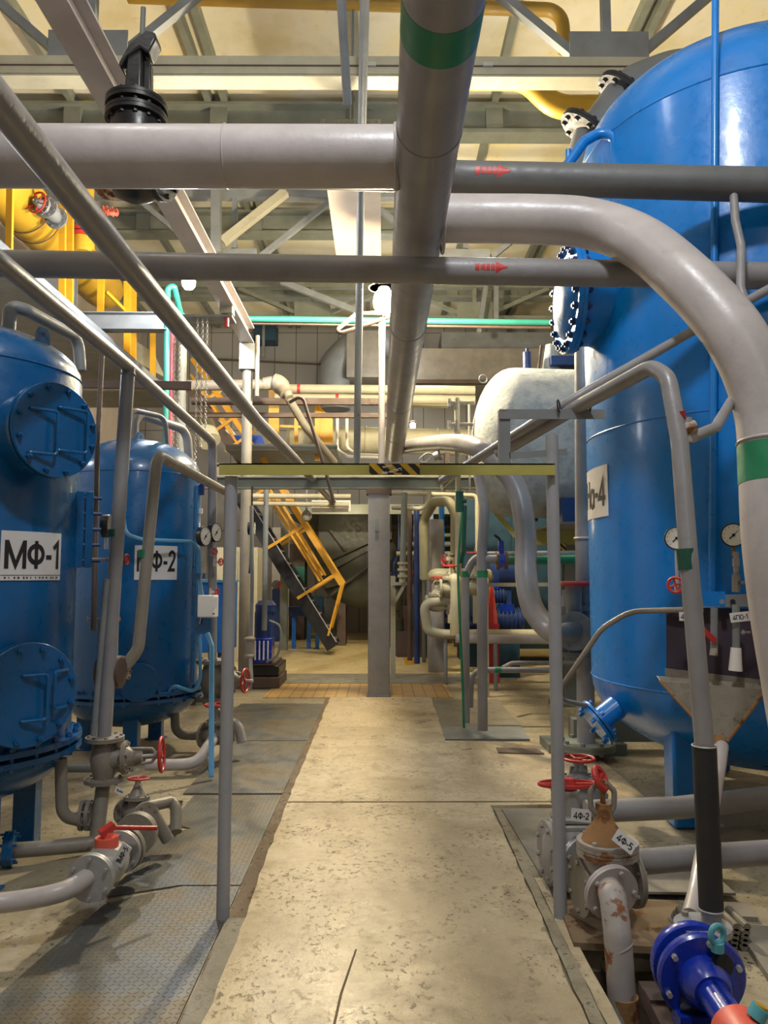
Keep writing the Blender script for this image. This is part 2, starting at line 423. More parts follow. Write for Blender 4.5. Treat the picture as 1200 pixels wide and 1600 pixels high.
def gate_valve(name, label, pos, flow, stem, s, mat='cast', wmat='red', cat='valve', group=None, wheel=True, wr=.85, tall=1.0, bonnet_mat=None, rise=True, flanges=(1, 1), elong=1.0):
    "flanged gate valve: s is its nominal bore"
    pos = V(pos); fl = V(flow).normalized(); st = V(stem).normalized(); t = thing(name, label, cat, pos, group)
    b = MB(); L = 1.05 * s * elong
    b.lathe(pos - fl * L, fl, [(.52 * s, 0), (.55 * s, L * .25), (.66 * s, L * .6), (.72 * s, L), (.66 * s, L * 1.4), (.55 * s, L * 1.75), (.52 * s, 2 * L)], 24)
    b.lathe(pos, st, [(.62 * s, 0), (.6 * s, .5 * s), (.5 * s, .85 * s), (.5 * s, 1.0 * s)], 24)
    b.build('body', mat, t)
    for k, sg in enumerate((-1, 1)):
        if flanges[k]: flange(MB(), pos + fl * (sg * L), fl, .98 * s, .2 * s, 8).build('flange', mat, t)
    bm = bonnet_mat or mat
    bo = MB(); flange(bo, pos + st * 1.05 * s, st, .86 * s, .22 * s, 8)
    bo.lathe(pos + st * 1.15 * s, st, [(.6 * s, 0), (.5 * s, .15 * s), (.3 * s, .5 * s), (.26 * s, .75 * s)], 20); bo.build('bonnet', bm, t)
    y = MB(); a = fl; top = 2.2 * s * tall
    for sg in (-1, 1):
        y.tube([pos + st * 1.3 * s + a * (.42 * s * sg), pos + st * (1.7 * s) + a * (.4 * s * sg), pos + st * (top - .2 * s) + a * (.34 * s * sg), pos + st * top + a * (.1 * s * sg)], .085 * s, 8, .1 * s)
    y.cyl(pos + st * (top - .08 * s), pos + st * (top + .12 * s), .2 * s, 12); y.build('yoke', bm, t)
    MB().cyl(pos + st * 1.6 * s, pos + st * (top + (.75 * s if rise else .2 * s)), .075 * s, 10).build('stem', 'zinc', t)
    if wheel: wheel_mesh(pos + st * (top + .3 * s), st, wr * s).build('handwheel', wmat, t)
    return t
GLYPH = {  # pen strokes in a unit-high box: (advance, [polylines], pen width)
    'М': (.92, [[(.1, 0), (.1, 1)], [(.82, 0), (.82, 1)], [(.1, .97), (.46, .12), (.82, .97)]]),
    'Ф': (.86, [[(.43, 0), (.43, 1)], [(.43 + .33 * math.cos(w * math.pi / 12), .52 + .30 * math.sin(w * math.pi / 12)) for w in range(25)]]),
    '-': (.42, [[(.06, .42), (.36, .42)]]), '1': (.44, [[(.06, .74), (.30, .95), (.30, 0)]]),
    '2': (.62, [[(.09, .74), (.13, .87), (.24, .95), (.38, .95), (.50, .86), (.52, .72), (.45, .56), (.09, .08), (.56, .08)]]),
    '4': (.70, [[(.46, 0), (.46, .95), (.06, .28), (.66, .28)]]), '5': (.62, [[(.52, .93), (.14, .93), (.11, .53), (.30, .59), (.46, .53), (.54, .36), (.48, .14), (.30, .06), (.09, .13)]]),
    'Н': (.78, [[(.1, 0), (.1, 1)], [(.68, 0), (.68, 1)], [(.1, .52), (.68, .52)]]), 'П': (.78, [[(.1, 0), (.1, .93), (.68, .93), (.68, 0)]]),
    'О': (.80, [[(.40 + .30 * math.cos(w * math.pi / 12), .5 + .44 * math.sin(w * math.pi / 12)) for w in range(25)]]),
    'а': (.66, [[(.54, .68), (.54, 0)], [(.32 + .23 * math.cos(w * math.pi / 12), .33 + .30 * math.sin(w * math.pi / 12)) for w in range(25)]])}
def text_mesh(txt, pen=.165):
    vs, fs, x = [], [], 0
    for ch in txt:
        adv, lines = GLYPH[ch]
        for pl in lines:
            n = len(pl); closed = n > 4 and abs(pl[0][0] - pl[-1][0]) + abs(pl[0][1] - pl[-1][1]) < 1e-6; o = len(vs)
            for i, (px, py) in enumerate(pl):
                q0 = pl[i - 1] if i else (pl[-2] if closed else None); q1 = pl[i + 1] if i < n - 1 else (pl[1] if closed else None)
                ds = []
                for p_, q_ in ((q0, (px, py)), ((px, py), q1)):
                    if p_ and q_: d = V((q_[0] - p_[0], q_[1] - p_[1])); ds.append(d.normalized())
                t = (ds[0] + ds[-1]).normalized(); c = max(.45, t.dot(ds[0])); nx, ny = -t.y * pen / 2 / c, t.x * pen / 2 / c
                vs += [(x + px + nx, py + ny), (x + px - nx, py - ny)]
            fs += [(o + 2 * i, o + 2 * i + 1, o + 2 * i + 3, o + 2 * i + 2) for i in range(n - 1)]
        x += adv
    x0, x1 = min(v[0] for v in vs), max(v[0] for v in vs); y0, y1 = min(v[1] for v in vs), max(v[1] for v in vs)
    return [((a - x0) / (x1 - x0), (b - y0) / (y1 - y0)) for a, b in vs], fs
def lettering(parent, txt, fn, mat='ink'):
    "text mapped by fn(u, v) -> point, u and v in 0..1"
    uv, fs = text_mesh(txt); mb = MB(); mb.add([fn(u, v) for u, v in uv], fs); return mb.build('lettering', mat, parent)
def flat_tag(name, label, c, right, up, w, h, txt, cat='tag', group=None, m=(.1, .2), th=.002):
    c = V(c); r = V(right).normalized(); u = V(up).normalized(); n = r.cross(u).normalized()
    t = thing(name, label, cat, c - u * h / 2, group)
    MB().box(c, (w, h, th), r, n).build('plate', 'sign', t)
    lettering(t, txt, lambda a, b: c + n * (th / 2 + .0008) + r * ((a - .5) * w * (1 - 2 * m[0])) + u * ((b - .5) * h * (1 - 2 * m[1])))
    return t
def gauge(name, label, c, face, R, case='black', stem_len=.1, stem_mat='zinc', cat='gauge', group=None, drop=True):
    c = V(c); f = V(face).normalized(); t = thing(name, label, cat, c - V((0, 0, R + stem_len)), group)
    MB().lathe(c - f * R * .55, f, [(0, 0), (R * .95, 0), (R, R * .08), (R, R * .6), (R * .93, R * .62), (R * .9, R * .55), (0, R * .55)], 32).build('case', case, t)
    MB().lathe(c + f * R * .005, f, [(0, 0), (R * .9, 0), (R * .9, R * .03), (0, R * .03)], 32).build('dial', 'white', t)
    rt = V((0, 0, 1)).cross(f).normalized(); up = f.cross(rt)
    nd = MB(); d = (rt * .7 + up * .7).normalized(); e = d.cross(f)
    q = c + f * R * .05; nd.prism([q - d * R * .45 - e * R * .06, q - d * R * .45 + e * R * .06, q + d * R * .75], f * R * .02)
    nd.lathe(q, f, [(0, 0), (R * .13, 0), (R * .13, R * .03), (0, R * .03)], 12)
    nd.build('needle', 'ink', t)
    sc_ = MB()
    for k in range(11):
        w = math.radians(225 - 27 * k); dd = rt * math.cos(w) + up * math.sin(w); sc_.box(q + dd * R * .74, (R * .14, R * .03, R * .01), dd, f)
    sc_.build('scale', 'ink', t)
    if drop: MB().cyl(c - V((0, 0, R * .95)) - f * R * .25, c - V((0, 0, R + stem_len)) - f * R * .25, R * .16, 10).build('stem', stem_mat, t)
    return t

# ------------------------------------------------------------------ the hall: floor, pit, walls, roof
PX0, PX1, PY0, PY1 = 0.86, 1.17, 2.2, 3.46            # pit beside the walkway
fl = MB()
for lo, hi in (((-9, -6, -.1), (PX0, 24, 0)), ((PX1, -6, -.1), (9, 24, 0)), ((PX0, -6, -.1), (PX1, PY0, 0)), ((PX0, PY1, -.1), (PX1, 24, 0))):
    fl.b2(lo, hi)
struct(fl.build('floor', 'floor', origin=(0, 0, 0)))
pt = MB()
pt.b2((PX0 - .06, PY0 - .06, -1.3), (PX1 + .06, PY1 + .06, -1.24))
pt.b2((PX0 - .06, PY0, -1.24), (PX0, PY1, -.1)); pt.b2((PX1, PY0, -1.24), (PX1 + .06, PY1, -.1))
pt.b2((PX0 - .06, PY0 - .06, -1.24), (PX1 + .06, PY0, -.1)); pt.b2((PX0 - .06, PY1, -1.24), (PX1 + .06, PY1 + .06, -.1))
struct(pt.build('floor_pit', 'dirt'))

def slab(name, mat, left, right, z0, z1, jit=0.0, step=.12):
    "slab between two polylines of (x, y), with slightly broken edges"
    def res(pl):
        out = []
        for (x0, y0), (x1, y1) in zip(pl, pl[1:]):
            n = max(1, int(abs(y1 - y0) / step))
            for k in range(n):
                t = k / n; out.append((x0 + (x1 - x0) * t + random.uniform(-jit, jit), y0 + (y1 - y0) * t))
        out.append(pl[-1]); return out
    L, R_ = res(left), res(right); poly = [V((x, y, z0)) for x, y in L] + [V((x, y, z0)) for x, y in reversed(R_)]
    return MB().prism(poly, (0, 0, z1 - z0)).build(name, mat)
struct(slab('trim_1', 'dirt', [(-.72, -2), (-.72, 10.2)], [(-.58, -2), (-.62, 10.2)], .0, .008, .006))
struct(slab('walkway_slab', 'walk', [(-.615, -2), (-.63, 3.6), (-.655, 5.6), (-.66, 10.2)], [(.735, -2), (.735, 3.1), (.75, 4.2), (.76, 5.45), (1.9, 5.5), (1.9, 7.45), (.62, 7.55), (.66, 10.2)], .0, .022, .008))
struct(slab('trim_2', 'floor', [(.745, -2), (.745, 3.1), (.76, 4.2), (.772, 5.4)], [(.80, -2), (.80, 3.1), (.805, 4.2), (.81, 5.4)], .0, .018, .004))
struct(slab('trim_3', 'walk', [(.805, -2), (.805, 3.1), (.81, 4.2)], [(.855, -2), (.855, 3.1), (.855, 4.2)], .0, .012, .004))
struct(slab('trim_6', 'slabgrey', [(-.712, -2), (-.712, 3.72)], [(-.615, -2), (-.622, 3.72)], .0, .016, .004))
struct(slab('trim_7', 'dirt', [(-.655, 5.52), (-.655, 5.545)], [(1.2, 5.52), (1.2, 5.545)], .0, .0235))
struct(MB().prism([V((-.20, 2.4, .02)), V((-.19, 2.4, .02)), V((-.145, 3.05, .02)), V((-.10, 3.4, .02)), V((-.108, 3.4, .02)), V((-.155, 3.05, .02))], (0, 0, .0028)).build('trim_8', 'dirt'))
struct(slab('trim_4', 'tile', [(-1.55, 10.25), (-1.55, 11.55)], [(.95, 10.25), (.95, 11.55)], .0, .012))
struct(slab('trim_5', 'slabgrey', [(-2.2, 11.58), (-2.2, 12.7)], [(1.4, 11.58), (1.4, 12.7)], .0, .014))
struct(slab('trim_9', 'farfloor', [(-6.9, 12.72), (-6.9, 21.9)], [(6.9, 12.72), (6.9, 21.9)], .0, .006, 0))
mk = MB().b2((.45, 14.0, .0065), (.62, 16.2, .0095)).build('floor_marking', 'yellow'); tag(mk, 'yellow painted stripe on the floor beyond the tiled strip', 'floor marking')

M['rust_board'] = paint('rust_stained_board', S(128, 108, 82), .8, .3, .4, 25, wear=.6, wcol=(.10, .045, .018), dirt=.6)
def plate(label, poly, z=.0, th=.007, mat='tread', name='floor_plate', group=None):
    return tag(MB().prism([V((x, y, z + .0005)) for x, y in poly], (0, 0, th)).build(name, mat), label, 'floor plate', group)
plate('large diamond tread floor plate nearest the camera left of the walkway', [(-1.62, 2.1), (-.73, 2.1), (-.725, 4.1), (-1.02, 4.1), (-1.34, 3.9), (-1.42, 3.35), (-1.5, 2.7)], th=.010)
plate('tread floor plate around the left frame post, behind the large one', [(-1.36, 3.98), (-1.04, 4.12), (-.725, 4.12), (-.72, 5.76), (-1.36, 5.76), (-1.36, 5.1), (-1.20, 5.02), (-1.36, 4.86)], th=.008)
plate('small rectangular tread floor plate just beyond the left frame post', [(-1.45, 5.79), (-.72, 5.79), (-.715, 7.58), (-1.45, 7.58)], th=.012)
plate('far tread floor plate left of the walkway, next to the tiled strip', [(-1.75, 7.62), (-.715, 7.62), (-.71, 9.78), (-1.75, 9.78)], th=.009)
plate('flat grey floor plate at the foot of the green hose and bent grey pipes', [(.60, 7.62), (1.45, 7.62), (1.48, 8.25), (.62, 8.25)], th=.02, mat='steel')
plate('flat grey floor plate behind the foot of the bent grey pipes', [(.625, 8.3), (1.5, 8.3), (1.5, 10.1), (.67, 10.1)], th=.01, mat='slabgrey')
plate('grey scaly sheet on the floor right of the walkway beside the right frame post', [(.862, 3.9), (1.30, 3.9), (1.30, 5.42), (.83, 5.42)], th=.010, mat='wood')
plate('rust stained board across the pit behind the rusty valve outlet', [(.83, 3.44), (1.5, 3.36), (1.42, 3.86), (.86, 3.88)], th=.03, mat='rust_board', name='pit_cover_board')
plate('torn grey board under the two grey pipes at lower right', [(1.10, 3.95), (1.75, 3.92), (1.75, 4.22), (1.10, 4.25)], z=.03, th=.012, mat='wood', name='pit_cover_board')
plate('weathered board on the floor right of the pump flange', [(1.52, 3.1), (2.1, 3.0), (2.2, 3.5), (1.6, 3.62)], th=.03, mat='wood', name='floor_board')
plate('bluish weathered board at the right edge beside the corrugated offcuts', [(1.62, 2.5), (2.2, 2.4), (2.3, 2.95), (1.7, 3.02)], th=.03, mat='slabgrey', name='floor_board')
plate('small dark metal scrap lying flat right of the right frame post', [(1.05, 7.0), (1.45, 6.95), (1.42, 7.15), (1.06, 7.2)], z=.02, th=.012, mat='brown', name='metal_scrap')
for k, (poly, z, mt, lb) in enumerate((([(1.28, 3.75), (1.75, 3.7), (1.78, 3.86), (1.30, 3.9)], .0, 'wood', 'narrow grey board behind the corrugated offcuts'), ([(1.9, 3.7), (2.5, 3.5), (2.6, 3.72), (1.98, 3.92)], .0, 'wood', 'long grey board on the floor at the right edge'), ([(1.45, 2.6), (1.62, 2.56), (1.66, 2.98), (1.48, 3.0)], .0, 'rust_board', 'short brown board between pump and right edge'), ([(1.05, 4.35), (1.6, 4.32), (1.62, 4.62), (1.08, 4.66)], .0, 'slabgrey', 'dark grey sheet under the blue tank leg pipes'))):
    plate(lb, poly, z, .022, mt, 'floor_board')
# corrugated offcuts stacked between black hose and right floor
for k, dz in enumerate((0, .02, .04, .062, .084)):
    mb = MB(); 
    for j in range(6): mb.tube([V((1.33 + .045 * j + .004 * k, 3.42, .016 + dz)), V((1.33 + .045 * j + .004 * k, 3.68 - .02 * k, .016 + dz))], .017, 8)
    w = ['lowest corrugated grey offcut of the stack right of the black hose', 'second lowest corrugated offcut of the stack right of the black hose', 'middle corrugated grey offcut of the stack right of the black hose', 'second highest corrugated offcut of the stack right of the black hose', 'topmost corrugated grey offcut of the stack right of the black hose'][k]
    tag(mb.build('corrugated_offcut', 'slabgrey'), w, 'offcut', 'corrugated offcuts by the pump')

H = 9.0
struct(MB().b2((-7.2, -6, 0), (-7.0, 22.2, H)).build('wall_left', 'wall'))
struct(MB().b2((7.0, -6, 0), (7.2, 22.2, H)).build('wall_right', 'wall'))
struct(MB().b2((-7.2, 22.0, 0), (7.2, 22.2, H)).build('wall_back', 'panelwall'))
struct(MB().b2((-7.2, -6, H), (7.2, 22.2, H + .25)).build('ceiling', 'ceil'))
rib = 0
for x in (-6.6, -4.75, -2.65, -2.4, -.35, 1.75, 3.4, 3.6, 5.4):
    rib += 1
    struct(MB().b2((x - .05, -6, H - .16), (x + .05, 22, H)).build('ceiling_rib_%d' % rib, 'green_grey'))
for k, y in enumerate((4.3, 7.9, 11.4, 14.9, 18.4)):
    mb = MB(); mb.b2((-7, y - .16, H - .62), (7, y + .16, H - .56)); mb.b2((-7, y - .03, H - .56), (7, y + .03, H - .2)); mb.b2((-7, y - .2, H - .2), (7, y + .2, H - .16))
    for x in (-4.75, -2.5, -.35, 1.75, 3.5): mb.b2((x - .13, y - .12, H - .56), (x + .13, y + .12, H - .2))
    struct(mb.build('ceiling_beam_%d' % (k + 1), 'green_grey'))

# ------------------------------------------------------------------ roof trusses
def truss(label, y, z, mat, nodes, top=8.4, gus=.42, deep=.1):
    t = thing('roof_truss', label, 'roof truss', (0, y, z), 'roof trusses')
    MB().b2((-7, y - .09, z), (7, y + .09, z + .035)).add([], []).b2((-7, y - .012, z + .035), (7, y + .012, z + .15)).build('bottom_chord', mat, t)
    MB().b2((-7, y - .09, top), (7, y + .09, top + .14)).build('top_chord', mat, t)
    for x in nodes:
        MB().b2((x - gus, y - .11, z + .0), (x + gus, y - .095, z + gus * 1.05)).build('gusset_plate', mat, t)
        for dx in (-1.75, 0, 1.75):
            MB().bar(V((x + dx * .12, y, z + .12)), V((x + dx, y, top)), .09, .1, (0, 1, 0)).build('brace', mat, t)
    return t
truss('near grey roof truss with gusset plates, crossing the top of the view', 7.8, 6.92, 'steel', (-3.1, 2.42))
truss('second grey roof truss, seen above the lower cross pipe', 13.2, 6.9, 'steel', (-2.6, 1.5), top=8.3)
truss('third grey roof truss, seen just above the teal pipe', 17.6, 7.55, 'green_grey', (-1.6, 2.2), top=8.35)

# cable tray / light beam under the near truss
t = thing('cable_tray', 'long cream cable tray under the near roof truss', 'cable tray', (0, 7.62, 6.72))
MB().b2((-6.5, 7.5, 6.74), (4.0, 7.53, 6.94)).b2((-6.5, 7.5, 6.72), (4.0, 7.72, 6.745)).build('channel', 'beige', t)
MB().b2((-6.5, 7.488, 6.825), (3.6, 7.498, 6.838)).build('seam_strip', 'brown', t)
for x in (-2.6, -.1, 1.1, 2.9): MB().b2((x - .05, 7.47, 6.82), (x + .05, 7.498, 6.86)).build('clip', 'zinc', t)

# yellow gas pipes under the roof
pts = [P(-60, 118, 8.3), P(820, 122, 8.3), P(868, 168, 8.3), P(1010, 168, 8.3)]
pipe('gas_pipe', 'long yellow gas pipe under the roof with a step down near the blue tank', pts, W(19, 8.3), 'gas', bend=.35)
pipe('gas_pipe', 'dull yellow pipe along the top edge with an elbow down at right', [P(200, -6, 8.9), P(820, 14, 8.9), P(878, 16, 8.9), P(882, 80, 8.9)], W(11, 8.9), 'gas_dull', bend=.22)
pipe('branch_pipe', 'brownish grey pipe curving under the cable tray beside the gas pipe step', [P(882, 96, 8.42), P(905, 128, 8.42), P(990, 130, 8.42)], W(11, 8.6), 'beige', bend=.2)
# dark flanged vent pipe behind the big blue tank
t = thing('flanged_vent_pipe', 'dark grey flanged pipe behind the shoulder of the tall blue tank', 'pipe', P(930, 240, 7.3))
MB().tube([P(900, 300, 7.3), P(925, 215, 7.3), P(985, 135, 7.2), P(1080, 100, 7.1), V((2.8, 6.1, 5.2))], .19, 20, .3).build('elbow', 'steel', t)
flange(MB(), P(915, 205, 7.25), P(985, 135, 7.2) - P(925, 215, 7.3), .28, .06, 10).build('flange', 'rubber', t)
flange(MB(), P(972, 146, 7.2), P(985, 135, 7.2) - P(925, 215, 7.3), .27, .06, 10).build('flange', 'rubber', t)

# monorail hoist beam along the aisle, with post and chains
t = thing('monorail_beam', 'long pale monorail I-beam running down the hall above the left tanks', 'beam', (-1.95, 7, 5.0))
MB().ibeam(V((-1.95, 2.5, 5.11)), V((-1.95, 11.0, 5.11)), .19, .24, .02).build('rail', 'pale', t)
t = thing('column', 'pale round steel column holding the far end of the monorail beam', 'column', (-1.95, 11.05, 0))
MB().cyl((-1.95, 11.05, 0), (-1.95, 11.05, 4.6), .075, 20).build('shaft', 'cast', t)
MB().b2((-2.06, 10.95, 4.6), (-1.84, 11.13, 4.98)).build('head_bracket', 'steel', t)
MB().cyl((-1.8, 10.98, 4.2), (-1.8, 10.98, 5.1), .03, 10).build('stub_pipe', 'cast', t)
t = thing('hoist_trolley', 'small hoist trolley with red hook block hanging from the monorail beam', 'hoist', (-2.0, 9.5, 4.6))
MB().b2((-2.03, 9.42, 4.90), (-1.87, 9.58, 4.99)).build('carriage', 'beige', t)
MB().cyl((-1.95, 9.5, 4.74), (-1.95, 9.5, 4.9), .03, 12).build('hook_block', 'red', t)
MB().b2((-2.68, 9.46, 4.86), (-1.88, 9.74, 4.89)).build('spreader_bar', 'steel', t)
def chain(label, x, y, z0, z1, mat='chrome'):
    mb = MB(); z = z1; k = 0
    while z > z0:
        mb.torus((x, y, z), (1, 0, 0) if k % 2 else (.3, 1, 0), .016, .0055, 8, 5); k += 1; z -= .036
    return tag(mb.build('hoist_chain', mat), label, 'chain', 'hoist chains')
for k, (px, yb, lb) in enumerate(((307, 728, 'left strand of the three steel hoist chains below the bright lamp'), (315, 700, 'middle strand of the three steel hoist chains below the bright lamp'), (322, 690, 'right strand of the three steel hoist chains below the bright lamp'))):
    p = P(px, 600, 9.5); chain(lb, p.x, 9.5, P(px, yb, 9.5).z, 4.87)
for k, (px, lb) in enumerate(((272, 'left strand of the chain pair beside the teal pipe'), (279, 'right strand of the chain pair beside the teal pipe'))):
    p = P(px, 600, 9.7); chain(lb, p.x, 9.7, P(px, 705, 9.7).z, 4.87)

# hanging air duct
t = thing('air_duct', 'pale sheet metal air duct hanging along the aisle with a corrugated open end', 'duct', (-.35, 10.2, 6.6))
MB().b2((-.70, 8.5, 6.6), (.0, 11.9, 6.88)).build('casing', 'wall', t)
for k in range(8): MB().prism([V((-.68 + .085 * k, 8.49, 6.70)), V((-.61 + .085 * k, 8.49, 6.70)), V((-.645 + .085 * k, 8.49, 6.87))], (0, -.02, 0)).build('fin', 'blue_sky', t)
for y in (8.9, 11.4): MB().b2((-.36, y, 6.88), (-.33, y + .03, 8.99)).build('hanger', 'steel', t)

# ------------------------------------------------------------------ pipe racks and the lamp post
t = thing('column', 'grey painted steel column standing in the middle of the aisle', 'column', (.02, 10.4, 0))
c0 = P(592, 1075, 10.4)
MB().b2((c0.x - .145, 10.28, 0), (c0.x + .145, 10.52, 2.72)).build('shaft', 'grey', t, bevel=.01)
MB().b2((c0.x - .16, 10.26, .01), (c0.x + .16, 10.54, .03)).build('base_plate', 'steel', t)
MB().b2((c0.x - .17, 10.27, 2.7), (c0.x + .17, 10.53, 2.78)).build('cap_plate', 'brown', t)
MB().b2((c0.x - .05, 10.262, 2.2), (c0.x + .0, 10.28, 2.36)).build('junction_plate', 'steel', t)
tag(MB().b2((-2.3, 16.7, 3.06), (5.2, 21.95, 3.13)).b2((-2.3, 16.62, 2.94), (5.2, 16.7, 3.15)).build('platform_deck', 'green_grey'), 'grey green platform deck above the far machinery', 'platform')
for px in (-2.1, 5.0):
    tag(MB().b2((px - .08, 16.72, 0), (px + .08, 16.88, 3.06)).build('platform_post', 'green_grey'), ('left' if px < 0 else 'right') + ' steel post at the front edge of the far platform deck', 'post')
tag(MB().ibeam(V((-3.6, 10.4, 2.86)), V((4.2, 10.4, 2.86)), .14, .16, .014).build('cross_beam', 'green_grey'), 'grey green steel cross beam resting on the middle column', 'beam')
pipe('lamp_post', 'slim blue grey post standing on the cross beam up to the roof', [P(557.5, 728, 10.3), P(563.5, 300, 8.7), P(570, -10, 6.6)], .046, 'steel', bend=0, cat='post')
pipe('lamp_post', 'slim pale conduit standing right below the warm lamp', [P(596, 730, 10.4), P(597, 500, 10.2)], .045, 'pale', bend=0, cat='post')
pipe('conduit', 'grey conduit hanging from the roof and ending above the air duct', [P(532, -20, 6.0), P(543, 163, 6.6)], .04, 'steel', bend=0, cat='conduit')
t = thing('lamp_bracket', 'dark bent rod bracket fixed to the lamp post below the warm lamp', 'bracket', P(540, 500, 10.0))
MB().tube([P(605, 489, 9.95), P(557, 490, 10.0), P(512, 527, 9.8), P(560, 512, 9.9), P(612, 494, 9.95)], .028, 8, .05).build('rod', 'brown', t)
def bulb(name, label, px, py, Y, r, mat, hold=None):
    c = P(px, py, Y); t = thing(name, label, 'lamp', c + V((0, 0, r)))
    MB().lathe(c - V((0, 0, r * 1.2)), (0, 0, 1), [(0, 0), (r * .6, r * .12), (r * .95, r * .6), (r, r * 1.2), (r * .85, r * 1.9), (r * .45, r * 2.3)], 20).build('bulb', mat, t)
    MB().lathe(c + V((0, 0, r * 1.25)), (0, 0, 1), [(r * 1.45, 0), (r * 1.1, r * .3), (r * .6, r * .6), (r * .55, r * .6), (r * 1.05, r * .25), (r * 1.4, 0)], 24).build('added_uplight_shield', 'pale', t)  # opaque cone added to keep bulb light off the roof
    MB().lathe(c + V((0, 0, r * 1.05)), (0, 0, 1), [(r * .5, 0), (r * .55, r * .1), (r * .5, r * .9), (r * .2, r)], 16).build('lamp_holder', 'brown', t)
    if hold: MB().tube([hold[0] if hold[0] else c - V((0, 0, r * 1.15)), hold[1] if hold[1] else c + V((0, 0, r * 1.9))], hold[2], 8).build('hanger', 'brown', t)
    return t
bulb('hanging_lamp', 'bright warm lamp above the middle column', 600, 470, 9.9, .14, 'bulb', (None, P(601, 493, 9.92), .03))
bulb('hanging_lamp', 'bright cool lamp at left beside the hoist chains', 295, 440, 9.6, .085, 'bulb_cool', (V((-1.99, 9.6, 5.2)), None, .015))
bulb('hanging_lamp', 'tiny warm lamp far down the hall below the big header pipe', 645, 665, 18.5, .07, 'bulb_small', (V((P(645, 665, 18.5).x, 18.5, 8.45)), None, .012))

# ------------------------------------------------------------------ clearance frame over the walkway
fy = 3.73
t = thing('clearance_frame', 'grey pipe goalpost frame with an olive yellow crossbar over the walkway', 'frame', PF(612, 1415))
pl, pr = PF(361, 1410), PF(867, 1420)
zb = P(600, 745, fy).z
MB().cyl(V((pl.x, fy, .0)), V((pl.x + .005, fy, zb)), .031, 20).build('post', 'post', t)
MB().cyl(V((pr.x, fy, .0)), V((pr.x, fy, P(850, 680, fy).z)), .031, 20).build('post', 'post', t)
a, b = P(346, 735, fy), P(863, 736, fy); zc = (a.z + b.z) / 2
MB().b2((a.x, fy - .055, zc - .028), (b.x, fy - .048, zc + .028)).b2((a.x, fy - .055, zc + .021), (b.x, fy + .03, zc + .028)).build('crossbar', 'beam_yellow', t)
q0, q1 = P(577, 735, fy - .06), P(656, 735, fy - .06)
MB().b2((q0.x, fy - .0575, zc - .0265), (q1.x, fy - .0555, zc + .0265)).build('hazard_sticker', 'hazard', t)
mb = MB()
for k in range(9):
    x = q0.x + .06 + random.uniform(0, .09); mb.box((x, fy - .0583, zc + random.uniform(-.018, .018)), (random.uniform(.015, .04), .001, random.uniform(.004, .012)))
mb.build('torn_sticker_scrap', 'white', t)
b0, b1, b2_ = P(789, 727, fy), P(789, 648, fy), P(945, 648, fy)
mb = MB(); mb.bar(b0 - V((0, 0, .01)), b1 + V((0, 0, .022)), .052, .005, (0, 1, 0)); mb.bar(b0 + V((-.025, .025, -.01)), b1 + V((-.025, .025, .022)), .005, .05, (0, 1, 0))
mb.build('bracket_upright', 'steel', t)
mb = MB(); mb.bar(b1 + V((-.028, -.007, 0)), V((b2_.x, fy - .007, b1.z)), .005, .046); mb.bar(b1 + V((-.028, .018, .0235)), V((b2_.x, fy + .018, b1.z + .0235)), .05, .005); mb.build('bracket_arm', 'steel', t)
MB().bar(P(796, 712, fy), P(886, 706, fy), .005, .03).build('brace_strip', 'steel', t)
for px, Rr in ((873, .03), (921, .036)):
    MB().torus(P(px, 634 if px < 900 else 630, fy - .01), (.85, -.4, .1), Rr, .004, 16, 6, 0, math.pi * 2).build('u_bolt', 'black', t)

# ------------------------------------------------------------------ big header pipe and its branches
hx, hz, hr = .222, EYE.z + 2.046, .15
t = thing('header_pipe', 'big grey header pipe running overhead down the aisle with a green band', 'pipe', (hx, 3, hz - hr))
MB().tube([V((hx, 1.6, hz)), V((hx + .0, 12.75, hz))], hr, 40).build('pipe_run', 'grey', t)
ring(t, 'colour_band', (hx, 2.64, hz), (0, 1, 0), hr + .0012, .19, 'green', 'green painted band')
for y in (3.35, 6.1, 8.9, 10.9): MB().torus((hx, y, hz), (0, 1, 0), hr, .004, 40, 6).build('weld_bead', 'grey', t)
c = P(0, 245, 3.75).z
lz = P(300, 245, 3.75).z
t = thing('cross_pipe', 'thick pale cross pipe from the left edge into the header pipe', 'pipe', (-1.5, 3.75, lz - .15))
MB().tube([V((-3.4, 3.75, lz)), V((hx, 3.75, lz))], .152, 40).build('pipe_run', 'pale', t)
MB().torus((P(355, 245, 3.75).x, 3.75, lz), (1, 0, 0), .152, .0045, 40, 6).build('weld_bead', 'pale', t)
MB().torus((hx - .15, 3.75, lz), (1, 0, 0), .153, .011, 40, 6).build('weld_collar', 'pale', t)
t = thing('elbow_pipe', 'thick pale pipe curving from the header pipe down past the right edge', 'pipe', P(1200, 700, 3.54))
ep = [P(670, 341.5, 4.38), P(760, 342, 4.38), P(838, 343, 4.33), P(905, 347, 4.28), P(962, 361, 4.18), P(1012, 386, 4.02), P(1060, 426, 3.84), P(1105, 470, 3.72), P(1146, 520, 3.62), P(1177, 580, 3.58), P(1196, 640, 3.56), P(1203, 700, 3.54), P(1209, 830, 3.5), P(1224, 960, 3.5), P(1246, 1090, 3.5), P(1266, 1230, 3.5), V((P(1270, 1300, 3.5).x, 3.5, .01))]
MB().tube(ep, .139, 40, smooth=True).build('pipe_run', 'pale', t)
bp, bq = P(1203.3, 697, 3.541), P(1206, 757, 3.522)
MB().cyl(bp, bq, .1435, 40).build('colour_band', 'green', t)['label'] = 'green painted band'
MB().torus(P(1203, 692, 3.542), bp - bq, .14, .008, 36, 6).build('weld_bead', 'pale', t)
MB().torus((hx + .145, 4.38, hz), (1, 0, 0), .141, .009, 40, 6).build('weld_collar', 'pale', t)

